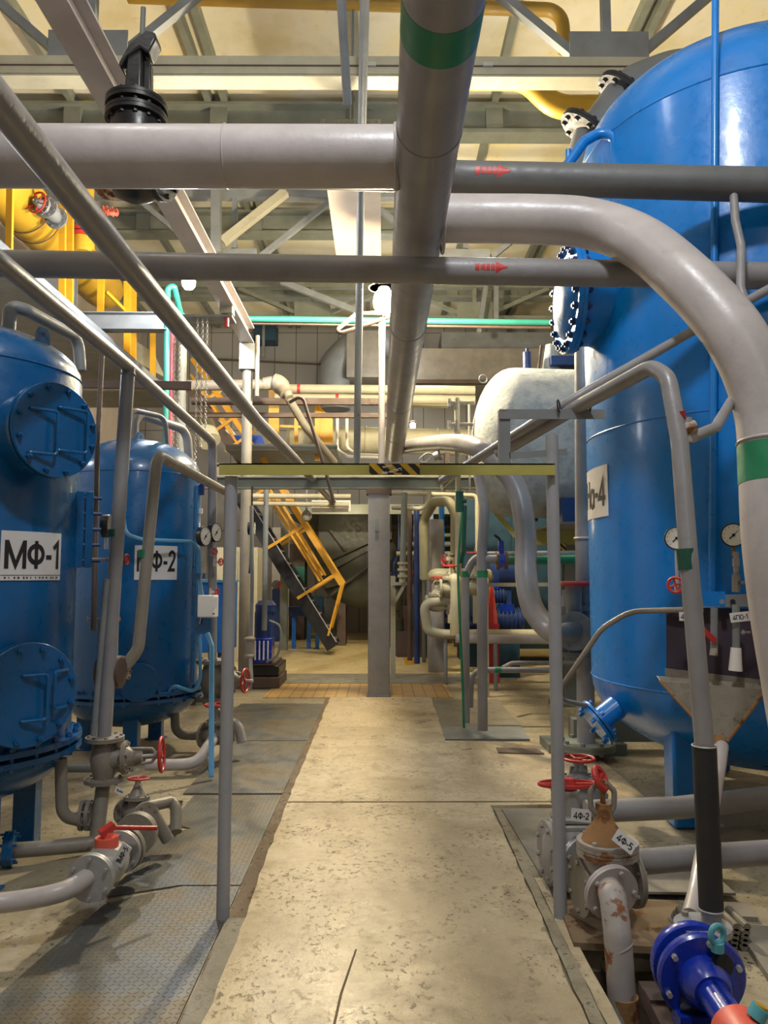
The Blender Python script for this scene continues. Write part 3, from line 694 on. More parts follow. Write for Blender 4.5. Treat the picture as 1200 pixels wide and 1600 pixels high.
def arrow_decal(name, label, A, B, r, px, w, hgt):
    "red stencilled flow arrow hugging a pipe that runs from A to B"
    d = (B - A).normalized(); d = d if d.x > 0 else -d; t0 = (P(px, 0, 1).x / P(px, 0, 1).y); 
    # point of the axis seen at that column
    k = ((t0 * A.y - A.x) / (d.x - t0 * d.y)); c = A + d * k; n = V((0, -1, 0)); n = (n - d * n.dot(d)).normalized(); u = d.cross(n) if d.cross(n).z > 0 else n.cross(d)
    mb = MB()
    def patch(x0, x1, ha, hb):
        vs = []; N = 6
        for x, hh in ((x0, ha), (x1, hb)):
            for i in range(N + 1):
                a = (-.5 + i / N) * hh / r - .05; vs.append(c + d * x + (n * math.cos(a) + u * math.sin(a)) * (r + .0012))
        mb.add(vs, [(i, i + 1, i + N + 2, i + N + 1) for i in range(N)])
    x = -w / 2
    for L in (.16, .04, .14, .14, .05, .1): patch(x, x + w * L * .82, hgt * random.uniform(.4, .62), hgt * random.uniform(.45, .62)); x += w * L
    patch(x, w / 2, hgt, hgt * .08)
    return mb, c
A, B = P(1200, 289, 4.29), P(708, 276.5, 4.62); dd = (B - A); A2, B2 = A - dd * 1.2, A + dd * 3.0
t = thing('feed_pipe', 'dark grey feed pipe passing over the header pipe towards the tall tank', 'pipe', (A + B) / 2 - V((0, 0, .1)))
MB().tube([A2, B2], .098, 32).build('pipe_run', 'dark', t)
mb, _ = arrow_decal('a', '', A, B, .098, 768, .215, .09); mb.build('flow_arrow', 'red', t)['label'] = 'red stencilled arrow'
lz2 = EYE.z + 1.73
A, B = P(0, 412, 4.3), P(1000, 428, 4.3); dd = B - A
t = thing('cross_pipe', 'grey cross pipe with a red arrow running under the header pipe', 'pipe', (A + B) / 2 - V((0, 0, .08)))
MB().tube([A - dd * .5, B + dd * .6], .077, 28).build('pipe_run', 'grey', t)
mb, _ = arrow_decal('a', '', A, B, .077, 760, .185, .07); mb.build('flow_arrow', 'red', t)['label'] = 'red stencilled arrow'
tag(MB().torus((-3.3, 3.75, lz), (1, 0, 0), .152, .004, 8, 4).build('x', 'pale'), 'x', 'x'); bpy.data.objects.remove(bpy.data.objects['x'])

# black gate valve on the feed pipe behind the thick cross pipe
vc = A2.lerp(B2, .0); A, B = P(1200, 289, 4.29), P(708, 276.5, 4.62); d = (B - A).normalized()
tx = (195 - 595) / 1200.0; k = (tx * A.y - A.x) / (d.x - tx * d.y); vp = A + d * k
t = thing('gate_valve', 'black gate valve standing behind the thick pale cross pipe', 'valve', vp)
MB().lathe(vp - V((0, 0, .2)), (0, 0, 1), [(.06, -.02), (.14, .02), (.17, .2), (.16, .38), (.17, .53)], 28).build('body', 'black', t)
flange(MB(), vp + V((0, 0, .355)), (0, 0, 1), .205, .05, 12, 36).build('body_flange', 'black', t)
flange(MB(), vp + V((0, 0, .44)), (0, 0, 1), .205, .05, 12, 36).build('bonnet_flange', 'black', t)
for sg in (-1, 1): flange(MB(), vp + d * .2 * sg, d, .205, .05, 8, 32).build('flange', 'rust' if sg > 0 else 'rubber', t)
K = 5.0 / 1200
def vpt(px, py, dy): return vp + V(((px - 195) * K, dy, (262 - py) * K))
y = MB(); y.prism([vpt(177, 150, -.05), vpt(205, 150, -.05), vpt(204, 60, -.05), vpt(180, 66, -.05)], (0, .10, 0)); y.build('yoke', 'black', t, bevel=.015)
y = MB(); y.prism([vpt(203, 150, .0), vpt(218, 152, .0), vpt(216, 80, .0), vpt(204, 66, .0)], (0, .07, 0)); y.build('yoke', 'black', t, bevel=.01)
y = MB(); y.prism([vpt(168, 92, -.07), vpt(172, 98, -.07), vpt(182, 78, -.07), vpt(203, 64, -.07), vpt(216, 74, -.07), vpt(229, 48, -.07), vpt(227, 38, -.07), vpt(212, 34, -.07), vpt(186, 56, -.07)], (0, .14, 0)); y.build('yoke_head', 'black', t, bevel=.02)
MB().cyl(vpt(199, 60, .02), vpt(200, -20, .02), .018, 12).build('stem', 'dark', t)

# diagonal and left-hand pipes along the aisle
pipe('long_pipe', 'long grey pipe sweeping from the upper left corner down the aisle', [V((-1.08, .7, EYE.z + 1.34)), P(35, 207, 2.30), P(187, 397, 3.18), P(400, 656, 6.54), P(460, 717, 8.6), P(526, 791, 14.5)], .054, 'grey', bend=1.0, n=24)
px2 = -1.58
t = thing('handrail_pipe', 'grey pipe along the left tanks with two legs down to their valves', 'pipe', (px2, 4.72, 1.0))
zz = EYE.z + 1.30
e2 = P(332, 690, 7.15)
MB().tube([V((px2, 2.2, zz)), V((px2, 4.72, zz + .005)), e2, P(332, 1040, 7.15)], .040, 20, .09).build('pipe_run', 'grey', t)
pb = P(163, 1150, 4.72)
MB().tube([V((px2, 4.72, zz)), pb], .042, 20).build('down_leg', 'grey', t)
MB().torus((px2, 4.72, zz - .045), (0, 0, 1), .043, .005, 20, 6).build('weld_bead', 'grey', t)
g0 = P(180, 833, 4.72); MB().cyl(g0 - V((0, 0, .022)), g0 + V((0, 0, .022)), .0435, 20).build('colour_band', 'dkgreen', t)['label'] = 'dark green painted band'
u0 = P(245, 711, 4.9)
t = thing('drain_pipe', 'grey hooked pipe hanging in front of the second blue tank', 'pipe', P(210, 1040, 4.85))
MB().tube([P(354, 769, 7.1), u0, P(216, 1015, 4.88), P(190, 1048, 4.86), P(172, 1050, 4.86)], .037, 20, [.1, .13, .05]).build('pipe_run', 'cast', t)
flange(MB(), P(194, 1044, 4.86), P(172, 1050, 4.86) - P(194, 1044, 4.86), .075, .025, 6).build('flange', 'brown', t)
g0 = P(226, 865, 4.89); MB().cyl(g0 - V((0, 0, .025)), g0 + V((0, 0, .025)), .0385, 20).build('colour_band', 'green', t)['label'] = 'green painted band'
pipe('vent_pipe', 'grey vent pipe rising from the first blue tank and bending down behind it', [P(12, 540, 4.6), P(16, 478, 4.6), P(40, 484, 4.65), P(122, 528, 5.3), P(126, 580, 5.3)], .040, 'steel', bend=[.07, .06, .09])
pipe('vent_pipe', 'lower thin looped pipe on top of the second blue tank', [P(199, 690, 7.0), P(201, 640, 7.0), P(258, 652, 7.35), P(261, 700, 7.4)], .024, 'grey', bend=.1)
pipe('vent_pipe', 'thicker looped pipe behind the thin one on top of the second blue tank', [P(208, 688, 7.2), P(210, 645, 7.2), P(292, 672, 7.9), P(296, 730, 7.9)], .045, 'grey', bend=.14)
pipe('impulse_pipe', 'thin dark upright pipe left of the grey down leg', [P(160, 545, 5.5), P(152, 700, 5.2), P(146, 985, 4.95)], .018, 'brown', bend=0)
pipe('impulse_pipe', 'thin grey rod standing just left of the grey down leg', [P(167, 905, 4.6), P(160, 985, 4.62), P(146, 1150, 4.6)], .017, 'steel', bend=0)

# small pipe dropping from the feed pipe behind the elbow pipe to the sampling tee
pipe('sampling_pipe', 'small bent pipe dropping from the dark feed pipe behind the big elbow', [P(1146, 300, 4.3), P(1149, 345, 4.25), P(1158, 385, 4.2), P(1157, 450, 4.1), P(1190, 540, 4.0), P(1152, 612, 3.75), P(1118, 668, 3.35), P(1082, 683, 3.12)], .024, 'grey', bend=.1, n=14)
q = [P(690, 752, 4.9), P(866, 641, 3.72), P(1095, 510, 3.97), P(1230, 436, 4.12)]
pipe('pipe', 'thinner upper pipe of the two rising to the right over the frame bracket', q, .025, 'grey', bend=.3)
t = thing('pump_riser_pipe', 'grey pipe bending over the frame bracket and down to the blue pump', 'pipe', P(1097, 1420, 2.9))
MB().tube([P(780, 708, 4.25), P(905, 634, 3.72), P(1018, 573, 3.25), P(1044, 590, 3.12), P(1062, 690, 3.03), P(1076, 870, 2.93), P(1101, 1170, 2.9)], .0345, 22, [.3, .12, .12, .3, .3]).build('pipe_run', 'grey', t)
s0, s1 = P(1100.5, 1165, 2.9), P(1104, 1420, 2.9)
s1 = V((s0.x + .005, 2.9, s1.z))
MB().cyl(s0, s1, .043, 22).build('rubber_sleeve', 'rubber', t)['label'] = 'black rubber sleeve'
for q_ in (s0, s1): MB().torus(q_, (0, 0, 1), .043, .003, 22, 6).build('hose_clamp', 'zinc', t)
g0, g1 = P(1072, 858, 2.935), P(1075, 890, 2.93); MB().cyl(g0, g1, .0365, 22).build('colour_band', 'dkgreen', t)['label'] = 'dark green painted band'
MB().cyl(s1, s1 - V((0, 0, .10)), .036, 20).build('stub', 'grey', t)
t = thing('sampling_valve', 'dirty brass coloured sampling valve welded on the pump riser pipe', 'valve', P(1072, 672, 3.05))
c = P(1074, 672, 3.05)
MB().cyl(c - V((.03, 0, .0)), c + V((.03, -.0, .012)), .03, 10).cyl(c - V((0, 0, .05)), c + V((0, 0, .05)), .02, 8).build('body', 'rusty_paint', t)
MB().cyl(c + V((-.02, -.01, .05)), c + V((-.025, -.015, .075)), .013, 8).build('cap', 'red', t)

# ------------------------------------------------------------------ signs on curved tanks
def cam_frame(cx, cy):
    d = math.hypot(cx, cy); f = V((-cx / d, -cy / d, 0)); l = V((0, 0, 1)).cross(f); l = -l if l.x > 0 else l
    return f, l
def on_tank(cx, cy, R, th, z):
    f, l = cam_frame(cx, cy); a = math.radians(th); return V((cx, cy, z)) + (f * math.cos(a) + l * math.sin(a)) * R
def curved_sign(label, cx, cy, R, tl, tr, z0, z1, txt, m=(.06, .16, .06, .16), name='tank_sign', strip=False):
    t = thing(name, label, 'sign', on_tank(cx, cy, R, (tl + tr) / 2, z0))
    mb = MB(); N = 24; vs = []
    for k in range(N + 1):
        th = tl + (tr - tl) * k / N
        vs += [on_tank(cx, cy, R + .001, th, z0), on_tank(cx, cy, R + .001, th, z1), on_tank(cx, cy, R + .006, th, z1), on_tank(cx, cy, R + .006, th, z0)]
    fs = []
    for k in range(N):
        for j in range(4): fs.append((4 * k + j, 4 * k + (j + 1) % 4, 4 * k + 4 + (j + 1) % 4, 4 * k + 4 + j))
    fs += [(0, 1, 2, 3), (4 * N, 4 * N + 3, 4 * N + 2, 4 * N + 1)]
    mb.add(vs, fs).build('plate', 'sign', t)
    lettering(t, txt, lambda u, v: on_tank(cx, cy, R + .0085, tl + (tr - tl) * (m[0] + u * (1 - m[0] - m[2])), z0 + (z1 - z0) * (m[1] + v * (1 - m[1] - m[3]))))
    if strip:
        sb = MB(); zz = z0 + (z1 - z0) * .055
        for k in range(14):
            u = .05 + .065 * k + random.uniform(-.015, .015); w = random.uniform(.012, .035)
            p = [on_tank(cx, cy, R + .0085, tl + (tr - tl) * uu, zq) for uu, zq in ((u, zz - .005), (u + w, zz - .005), (u + w, zz + .004), (u, zz + .004))]
            sb.add(p, [(0, 1, 2, 3)])
        sb.build('edge_print', 'ink', t)
        p = [on_tank(cx, cy, R + .0083, tl + (tr - tl) * k / 12, z0 + (z1 - z0) * .105) for k in range(13)]
        MB().tube(p, .0012, 4).build('edge_line', 'ink', t)
    return t
def cover(root, c, n, R, name='manhole_cover', neck=.2, neckR=.86, nb=12, handles=(), mat='blue_shaded', fl_th=.022):
    "bolted manhole: neck, flange, cover with bolts and bar handles"
    n = V(n).normalized(); c = V(c); a, b = basis(n)
    if abs(a.z) > abs(b.z): a, b = b, a
    if b.z < 0: b = -b
    if a.cross(b).dot(n) < 0: a = -a          # a: to the right as seen from outside
    MB().cyl(c - n * neck, c - n * .02, R * neckR, 40).build('manhole_neck', mat, root)
    MB().lathe(c - n * (fl_th + .03), n, [(0, 0), (R, 0), (R, fl_th), (0, fl_th)], 48).build('manhole_flange', mat, root)
    cv = MB().lathe(c - n * .024, n, [(0, 0), (R * .99, 0), (R, .004), (R, .02), (R * .985, .024), (0, .024)], 48).build(name, mat, root)
    for k in range(nb):
        w = 2 * math.pi * (k + .5) / nb; q = c + (a * math.cos(w) + b * math.sin(w)) * (R * .88)
        MB().lathe(q - n * .07, n, [(R * .05, 0), (R * .05, .02), (R * .03, .021), (R * .03, .069), (R * .058, .07), (R * .058, .09), (R * .03, .091), (R * .03, .102), (0, .102)], 6).build('bolt', mat, cv)
    for (x0, x1, y0, y1) in handles:
        pts = [c + a * x0 * R + b * y1 * R, c + a * x0 * R + b * y1 * R + n * .012, c + a * x1 * R + b * y1 * R + n * .045, c + a * x1 * R + b * y0 * R + n * .045, c + a * x0 * R + b * y0 * R + n * .012, c + a * x0 * R + b * y0 * R]
        MB().tube(pts, .009, 8, .02).build('cover_handle', mat, cv)
    return cv
def hatch_ring(mb, cx, cy, z, R, th): return mb.lathe((cx, cy, z), (0, 0, 1), [(R - .08, 0), (R, 0), (R, th), (R - .08, th)], 56)

def mf_tank(label, cx, cy, R, zf, zr, zt, legs, mat='blue_shaded'):
    t = thing('filter_tank', label, 'tank', (cx, cy, 0))
    dz = .30; prof = [(0, zf - dz - .02)]
    for k in range(1, 9): w = math.pi / 2 * k / 8; prof.append((R * math.sin(w), zf - .02 - dz * math.cos(w)))
    MB().lathe((cx, cy, 0), (0, 0, 1), prof, 56).build('bottom_dome', mat, t)
    prof = [(R, zf + .02), (R, zr)]
    for k in range(1, 10): w = math.pi / 2 * k / 9; prof.append((R * math.cos(w), zr + (zt - zr) * math.sin(w)))
    MB().lathe((cx, cy, 0), (0, 0, 1), prof, 64).build('shell', mat, t)
    MB().torus((cx, cy, zr), (0, 0, 1), R, .006, 64, 6).build('weld_seam', mat, t)
    fm = hatch_ring(MB(), cx, cy, zf + .012, R + .062, .03); fm.build('upper_flange', mat, t)
    hatch_ring(MB(), cx, cy, zf - .042, R + .062, .03).build('lower_flange', mat, t)
    for k in range(28):
        w = 2 * math.pi * k / 28; q = V((cx + (R + .034) * math.cos(w), cy + (R + .034) * math.sin(w), zf))
        if (q - V((0, 0, q.z))).length > math.hypot(cx, cy) + .1: continue
        MB().cyl(q - V((0, 0, .06)), q + V((0, 0, .07)), .011, 8).cyl(q + V((0, 0, .042)), q + V((0, 0, .062)), .02, 6).cyl(q - V((0, 0, .06)), q - V((0, 0, .042)), .02, 6).build('flange_bolt', mat, t)
    for (x, y, w) in legs:
        MB().b2((x - w / 2, y - .05, 0.004), (x + w / 2, y + .05, zf - .18)).b2((x - w * .7, y - .08, 0.002), (x + w * .7, y + .08, .014)).build('leg', mat, t, bevel=.006)
    return t
A1 = (-2.42, 4.5)
mf = mf_tank('blue filter tank at left edge, nearest of the two left tanks', A1[0], A1[1], .6, .64, 2.78, 3.07, [(-2.02, 4.04, .12), (-2.09, 4.68, .13), (-2.85, 4.7, .13)])
lug = P(67, 522, 4.35)
def lifting_lug(root, p, mat='blue_shaded', s=1.0, nrm=(1, -.35, 0)):
    n = V(nrm).normalized(); r = V((0, 0, 1)).cross(n)
    mb = MB(); mb.prism([p - r * .05 * s - n * .01 - V((0, 0, .09 * s)), p + r * .05 * s - n * .01 - V((0, 0, .09 * s)), p + r * .045 * s - n * .01 + V((0, 0, .0)), p + r * .025 * s - n * .01 + V((0, 0, .035 * s)), p - r * .025 * s - n * .01 + V((0, 0, .035 * s)), p - r * .045 * s - n * .01], n * .02)
    mb.cyl(p - n * .0115, p + n * .0115, .016 * s, 14); o = mb.build('lifting_lug', mat, root)
    MB().cyl(p - n * .0125, p + n * .0125, .011 * s, 12).build('lug_hole', 'black', o); return o
lifting_lug(mf, lug)
f1, l1 = cam_frame(*A1)
def dirn(th): a = math.radians(th); return f1 * math.cos(a) + l1 * math.sin(a)
n1 = dirn(-30); c1 = V((A1[0], A1[1], 0)) + n1 * .80; c1.z = P(92, 672, c1.y).z
cover(mf, c1, n1, .258, neck=.3, handles=[(-.62, -.1, -.55, .35), (0.02, .62, -.42, .48)])
n2 = dirn(-24); c2 = V((A1[0], A1[1], 0)) + n2 * .77; c2.z = P(70, 1086, c2.y).z
cover(mf, c2, n2, .268, neck=.3, handles=[(-.15, .28, -.48, .38), (.75, .42, -.30, .42)])
w0 = P(131, 828, 4.72)
wn = V((.9, .42, 0)).normalized()
for k, dd in enumerate((-.03, .022)): MB().box(w0 + wn * dd, (.046, .19, .46), wn, (0, 0, 1)).build('sight_window_plate', 'blue_shaded', mf, bevel=.004)
for k in range(5): MB().cyl(w0 + wn * -.06 + V((0, 0, -.19 + .095 * k)) + V((.035, -.07, 0)), w0 + wn * .09 + V((0, 0, -.19 + .095 * k)) + V((.035, -.07, 0)), .012, 6).build('window_bolt', 'navy', mf)
MB().box(w0 - wn * .1, (.18, .13, .36), wn, (0, 0, 1)).build('window_nozzle', 'blue_shaded', mf)
curved_sign('white tank sign reading МФ-1 on the first blue tank', A1[0], A1[1], .6, -15.1, -51.3, P(50, 907, 4.03).z, P(50, 828, 4.03).z, 'МФ-1', (.05, .2, .06, .12), strip=True)

A2_ = (-2.33, 7.3)
mf2 = mf_tank('second blue filter tank, behind the first one on the left', A2_[0], A2_[1], .6, .54, 2.53, 2.90, [(-2.19, 6.9, .13), (-2.22, 7.75, .13), (-2.75, 7.3, .13)])
lifting_lug(mf2, P(219, 683, 7.1), s=1.15)
n3 = (dirn(-30) + V((0, 0, 0))); c3 = P(217, 1067, 6.66)
cover(mf2, c3, V((.25, -.97, 0)), .165, neck=.12, nb=8)
curved_sign('white tank sign reading МФ-2 on the second blue tank, partly behind the hooked pipe', A2_[0], A2_[1], .6, .3, -36.8, P(240, 906, 6.74).z, P(240, 852, 6.74).z, 'МФ-2', (.05, .2, .05, .13))
MB().box(on_tank(*A2_, .6, -74, P(306, 760, 7.2).z), (.08, .02, .14)).build('name_plate', 'navy', mf2)
MB().tube([on_tank(*A2_, .612, -78, 2.5), on_tank(*A2_, .612, -62, 2.45), on_tank(*A2_, .612, -62, .62)], .006, 6).build('weld_line', 'blue', mf2)
MB().box(on_tank(*A2_, .602, -72, P(306, 797, 7.2).z), (.06, .02, .05)).build('paper_label', 'white', mf2)

# pale impulse pipe round the second tank and its bracket, gauges, box
pipe('impulse_pipe', 'pale blue thin pipe hugging the second blue tank at gauge height', [P(190, 790, 6.55), P(197, 835, 6.5), P(222, 843, 6.5), P(300, 846, 6.9), P(311, 860, 6.95), P(313, 1060, 6.9), P(305, 1082, 6.88), P(268, 1070, 6.9), P(262, 1092, 6.9)], .016, 'blue_sky', bend=.09)
pipe('impulse_pipe', 'pale blue upright pipe standing on the floor below the gauge bracket', [P(324, 990, 6.6), P(331, 1010, 6.55), P(330, 1214, 6.15)], .022, 'blue_sky', bend=.05)
br = thing('gauge_bracket', 'blue steel bracket plate on the right side of the second blue tank', 'bracket', P(315, 985, 6.9))
MB().box(P(315, 978, 6.88), (.20, .02, .14), (.9, -.3, 0)).build('plate', 'blue_shaded', br)
MB().box(P(310, 900, 6.92), (.13, .03, .05), (.9, -.3, 0)).build('upper_strip', 'blue_shaded', br)
wb = thing('switch_box', 'white plastic box above the blue gauge bracket', 'box', P(322, 962, 6.8))
MB().box(P(325, 947, 6.78), (.155, .10, .19), (.97, -.25, 0)).build('case', 'white', wb, bevel=.008)
MB().box(P(333, 941, 6.72), (.09, .012, .085), (.97, -.25, 0)).build('lid', 'white', wb)
MB().box(P(333, 959, 6.715), (.03, .004, .01), (.97, -.25, 0)).build('print', 'ink', wb)
gauge('pressure_gauge', 'left one of the two black rimmed gauges beside the second blue tank', P(321, 838, 6.8), (.93, -.36, .05), .088, stem_len=.13)
gauge('pressure_gauge', 'right one of the two black rimmed gauges beside the second blue tank', P(338, 832, 7.0), (.93, -.36, .05), .088, stem_len=.13)
gauge('pressure_gauge', 'round gauge half hidden behind the grey down leg, seen edge on', P(162, 822, 5.4), (-.98, -.08, 0), .082, stem_len=.08)
def needle_valve(label, p, ax, R, wmat='red', body='zinc', st=.07, drop=.0):
    p = V(p); ax = V(ax).normalized(); t = thing('needle_valve', label, 'valve', p)
    MB().cyl(p - ax * st, p, R * .3, 10).cyl(p - ax * st - V((0, 0, R)), p - ax * st + V((0, 0, R)), R * .35, 6).build('body', body, t)
    wheel_mesh(p, ax, R, R * .18, 4).build('handwheel', wmat, t); return t
needle_valve('small valve with a red wheel under the right gauge of the pair', P(345, 878, 6.95), (.9, -.4, 0), .037)
needle_valve('tiny red wheel valve directly below the pair of gauges', P(335, 862, 6.98), (.6, -.8, .1), .034)
needle_valve('small red wheel valve just above the white plastic box', P(339, 925, 6.8), (.9, -.4, 0), .034)
needle_valve('tiny red wheel valve right of the grey down leg at sign height', P(198, 874, 5.0), (1, -.12, 0), .038, st=.28, body='rusty_paint')
needle_valve('tiny red tap behind the grey down leg below the sign height', P(187, 967, 5.0), (1, -.1, 0), .015, st=.22, body='rusty_paint')
pipe('impulse_pipe', 'thin silver tube linking gauges to the bracket on the second tank', [P(320, 858, 6.82), P(314, 905, 6.85), P(318, 935, 6.86), P(312, 975, 6.86)], .007, 'zinc', bend=.05)

# ------------------------------------------------------------------ valves at the foot of the first tank
pv = P(163, 1186, 4.70)
t = gate_valve('gate_valve', 'grey valve at the foot of the down leg with a red side wheel', pv, (0, 0, 1), (1, .12, .05), .115, 'cast', elong=1.0, wr=.95, tall=1.18, rise=False)
ft = P(152, 1300, 4.62)
pipe('foot_pipe', 'grey pipe from the valve foot down to the floor pipe', [pv - V((0, 0, .12)), P(150, 1318, 4.6), P(60, 1326, 4.45), P(8, 1330, 4.4)], .042, 'cast', bend=.05)
flange(MB(), P(14, 1328, 4.4), (1, 0, 0), .1, .05, 6)
tb = flange(MB(), P(14, 1326, 4.4), P(60, 1326, 4.45) - P(8, 1330, 4.4), .095, .05, 6).build('pipe_flange', 'blue_shaded'); tag(tb, 'blue bolted flange on the floor pipe by the first tank leg', 'flange')
t = thing('bottom_elbow', 'grey bottom outlet elbow under the first blue tank', 'pipe', P(98, 1280, 4.55))
MB().tube([P(95, 1185, 4.5), P(97, 1276, 4.5), P(136, 1284, 4.62)], .034, 18, .1).build('pipe_run', 'cast', t)
for px in (129, 139): flange(MB(), P(px, 1274, 4.62), (1, .1, 0), .085, .02, 6).build('flange', 'cast', t)
gv = gate_valve('gate_valve', 'grey gate valve with a red wheel on top behind the ball valve', P(212, 1272, 4.35), (.75, -.66, 0), (0.02, .1, 1), .082, 'cast', wr=.75, tall=.9, rise=False)
pipe('outlet_pipe', 'short grey hoop pipe diving through the tread plate near the left valves', [P(222, 1262, 4.55), P(268, 1252, 4.75), P(275, 1262, 4.72), P(275, 1300, 4.62)], .034, 'cast', bend=.09)
pipe('support_strut', 'grey angled steel strut from the left gate valve down to the floor plate', [P(236, 1266, 4.45), P(262, 1312, 4.5)], .035, 'cast', bend=0, cat='strut')
t = thing('hatch_hole', 'dark triangular hole cut in the tread plate at the hoop pipe', 'hole', PF(275, 1300))
MB().prism([PF(258, 1290, .0095), PF(286, 1289, .0095), PF(274, 1308, .0095)], (0, 0, .0012)).build('opening', 'black', t)
t = thing('hatch_hole', 'dark square hole in the floor behind the hoop pipe', 'hole', PF(280, 1254))
MB().prism([PF(272, 1251, .0095), PF(286, 1251, .0095), PF(284, 1260, .0095), PF(275, 1262, .0095)], (0, 0, .0012)).build('opening', 'black', t)
bv = P(166, 1350, 3.80); fl_ = (P(215, 1300, 4.2) - P(130, 1385, 3.55)); fl_.z = .0; fl_.normalize()
t = thing('ball_valve', 'silver ball valve with a long red lever lying on the tread plate', 'valve', bv - V((0, 0, .1)))
MB().lathe(bv - fl_ * .16, fl_, [(.055, 0), (.07, .04), (.09, .1), (.098, .16), (.09, .22), (.07, .28), (.055, .32)], 24).build('body', 'silver', t)
flange(MB(), bv - fl_ * .165, fl_, .105, .035, 6).build('flange', 'silver', t)
flange(MB(), bv + fl_ * .165, fl_, .105, .03, 6).build('flange', 'silver', t)
flange(MB(), bv + fl_ * .205, fl_, .112, .03, 6).build('flange', 'cast', t)
MB().cyl(bv + V((0, 0, .07)), bv + V((0, 0, .125)), .055, 16).cyl(bv + V((0, 0, .125)), bv + V((0, 0, .15)), .03, 6).build('neck', 'orange', t)
lv = P(245, 1294, 3.95); MB().tube([bv + V((0, 0, .14)), bv + V((.03, .01, .165)), lv], .011, 8, .02).build('lever', 'red', t)
MB().box(bv + V((.0, 0, .16)), (.07, .05, .03), lv - bv).build('lever_head', 'red', t)
pipe('hose_pipe', 'grey bent pipe from the left edge into the ball valve', [P(-80, 1412, 3.3), P(0, 1411, 3.42), P(95, 1394, 3.5), P(143, 1366, 3.66), bv - fl_ * .15], .042, 'pale', smooth=True)
pipe('connecting_pipe', 'short grey pipe between the ball valve and the left gate valve', [bv + fl_ * .2, P(216, 1292, 4.3)], .05, 'cast', bend=0)
flange(MB(), P(214, 1300, 4.22), fl_, .1, .05, 6)
tag(MB().lathe(P(216, 1300, 4.24) - fl_ * .05, fl_, [(0, 0), (.11, 0), (.11, .05), (.07, .09), (0, .09)], 28).build('pipe_flange', 'cast'), 'round grey flange between the ball valve and the left gate valve', 'flange')
flat_tag('valve_tag', 'white tag reading 1МФ-5 hanging on the silver ball valve', P(191, 1336, 3.72), (.35, -.1, .62), (-.72, .12, .5), .11, .052, '1МФ-5')
flat_tag('valve_tag', 'small white blank-looking tag above the left gate valve', P(187, 1236, 4.3), (.85, 0, -.4), (.25, .25, .9), .05, .028, '1МФ')
# ------------------------------------------------------------------ valves at the foot of the second tank
gate_valve('gate_valve', 'grey valve under the handrail pipe at the second tank with a red side wheel', P(333, 1062, 7.15), (0, 0, 1), (1, -.2, 0), .16, 'cast', wr=.72, tall=.75)
gate_valve('gate_valve', 'grey valve near the second tank with a wide flat red wheel on top', P(337, 1150, 6.75), (.9, -.3, 0), (0, 0, 1), .11, 'cast', wr=.95, tall=.95, rise=False)
pipe('floor_pipe', 'grey pipe curving along the floor from under the second tank', [P(228, 1195, 6.3), P(300, 1192, 6.35), P(326, 1165, 6.5), P(334, 1152, 6.7)], .045, 'pale', smooth=True)
pipe('outlet_pipe', 'grey elbow pipe dropping to the floor plate right of the frame post', [P(345, 1125, 6.9), P(372, 1130, 6.9), P(378, 1160, 6.85)], .042, 'pale', bend=.12)
pipe('bottom_pipe', 'grey U shaped bottom pipe under the second blue tank', [P(273, 1110, 7.2), P(274, 1148, 7.2), P(306, 1150, 7.2), P(345, 1135, 7.2)], .04, 'cast', bend=.15)
pipe('floor_pipe', 'grey pipe lying on the floor between the two left tanks', [P(100, 1200, 6.2), P(210, 1199, 6.2)], .035, 'steel', bend=0)
t = thing('side_valve', 'dark grey valve body behind the down leg beside the first tank', 'valve', P(165, 1050, 4.75))
MB().lathe(P(150, 1050, 4.8), (1, 0, 0), [(.05, 0), (.1, .02), (.1, .05), (.07, .06), (.07, .12), (.1, .13), (.1, .16), (.05, .18)], 20).build('body', 'brown', t)
MB().b2(P(150, 1040, 4.8) + V((.02, -.04, 0)), P(150, 1040, 4.8) + V((.12, .04, .28))).build('neck', 'cast', t)

# ------------------------------------------------------------------ tall blue tank on the right
TX, TY, TR = 2.75, 5.6, 1.19
ZL, ZH = .87, 4.74
t = tk = thing('filter_tank', 'very large bright blue tank filling the right side', 'tank', (TX, TY, 0))
prof = []
for k in range(0, 13): w = math.pi / 2 * k / 12; prof.append((TR * math.sin(w), ZL - .60 * math.cos(w)))
MB().lathe((TX, TY, 0), (0, 0, 1), prof, 96).build('bottom_dome', 'blue', t)
MB().lathe((TX, TY, 0), (0, 0, 1), [(TR, ZL), (TR, ZH)], 96).build('shell', 'blue', t)
prof = []
for k in range(0, 15): w = math.pi / 2 * k / 14; prof.append((TR * math.cos(w), ZH + .74 * math.sin(w)))
MB().lathe((TX, TY, 0), (0, 0, 1), prof, 96).build('top_dome', 'blue', t)
for z in (ZL, 2.62, ZH): MB().torus((TX, TY, z), (0, 0, 1), TR, .006, 96, 6).build('weld_seam', 'blue', t)
for (x, y) in ((1.97, 5.08), (3.53, 5.08), (2.75, 6.5)):
    MB().b2((x - .11, y - .09, .004), (x + .11, y + .09, .64)).build('leg', 'blue', t, bevel=.02)
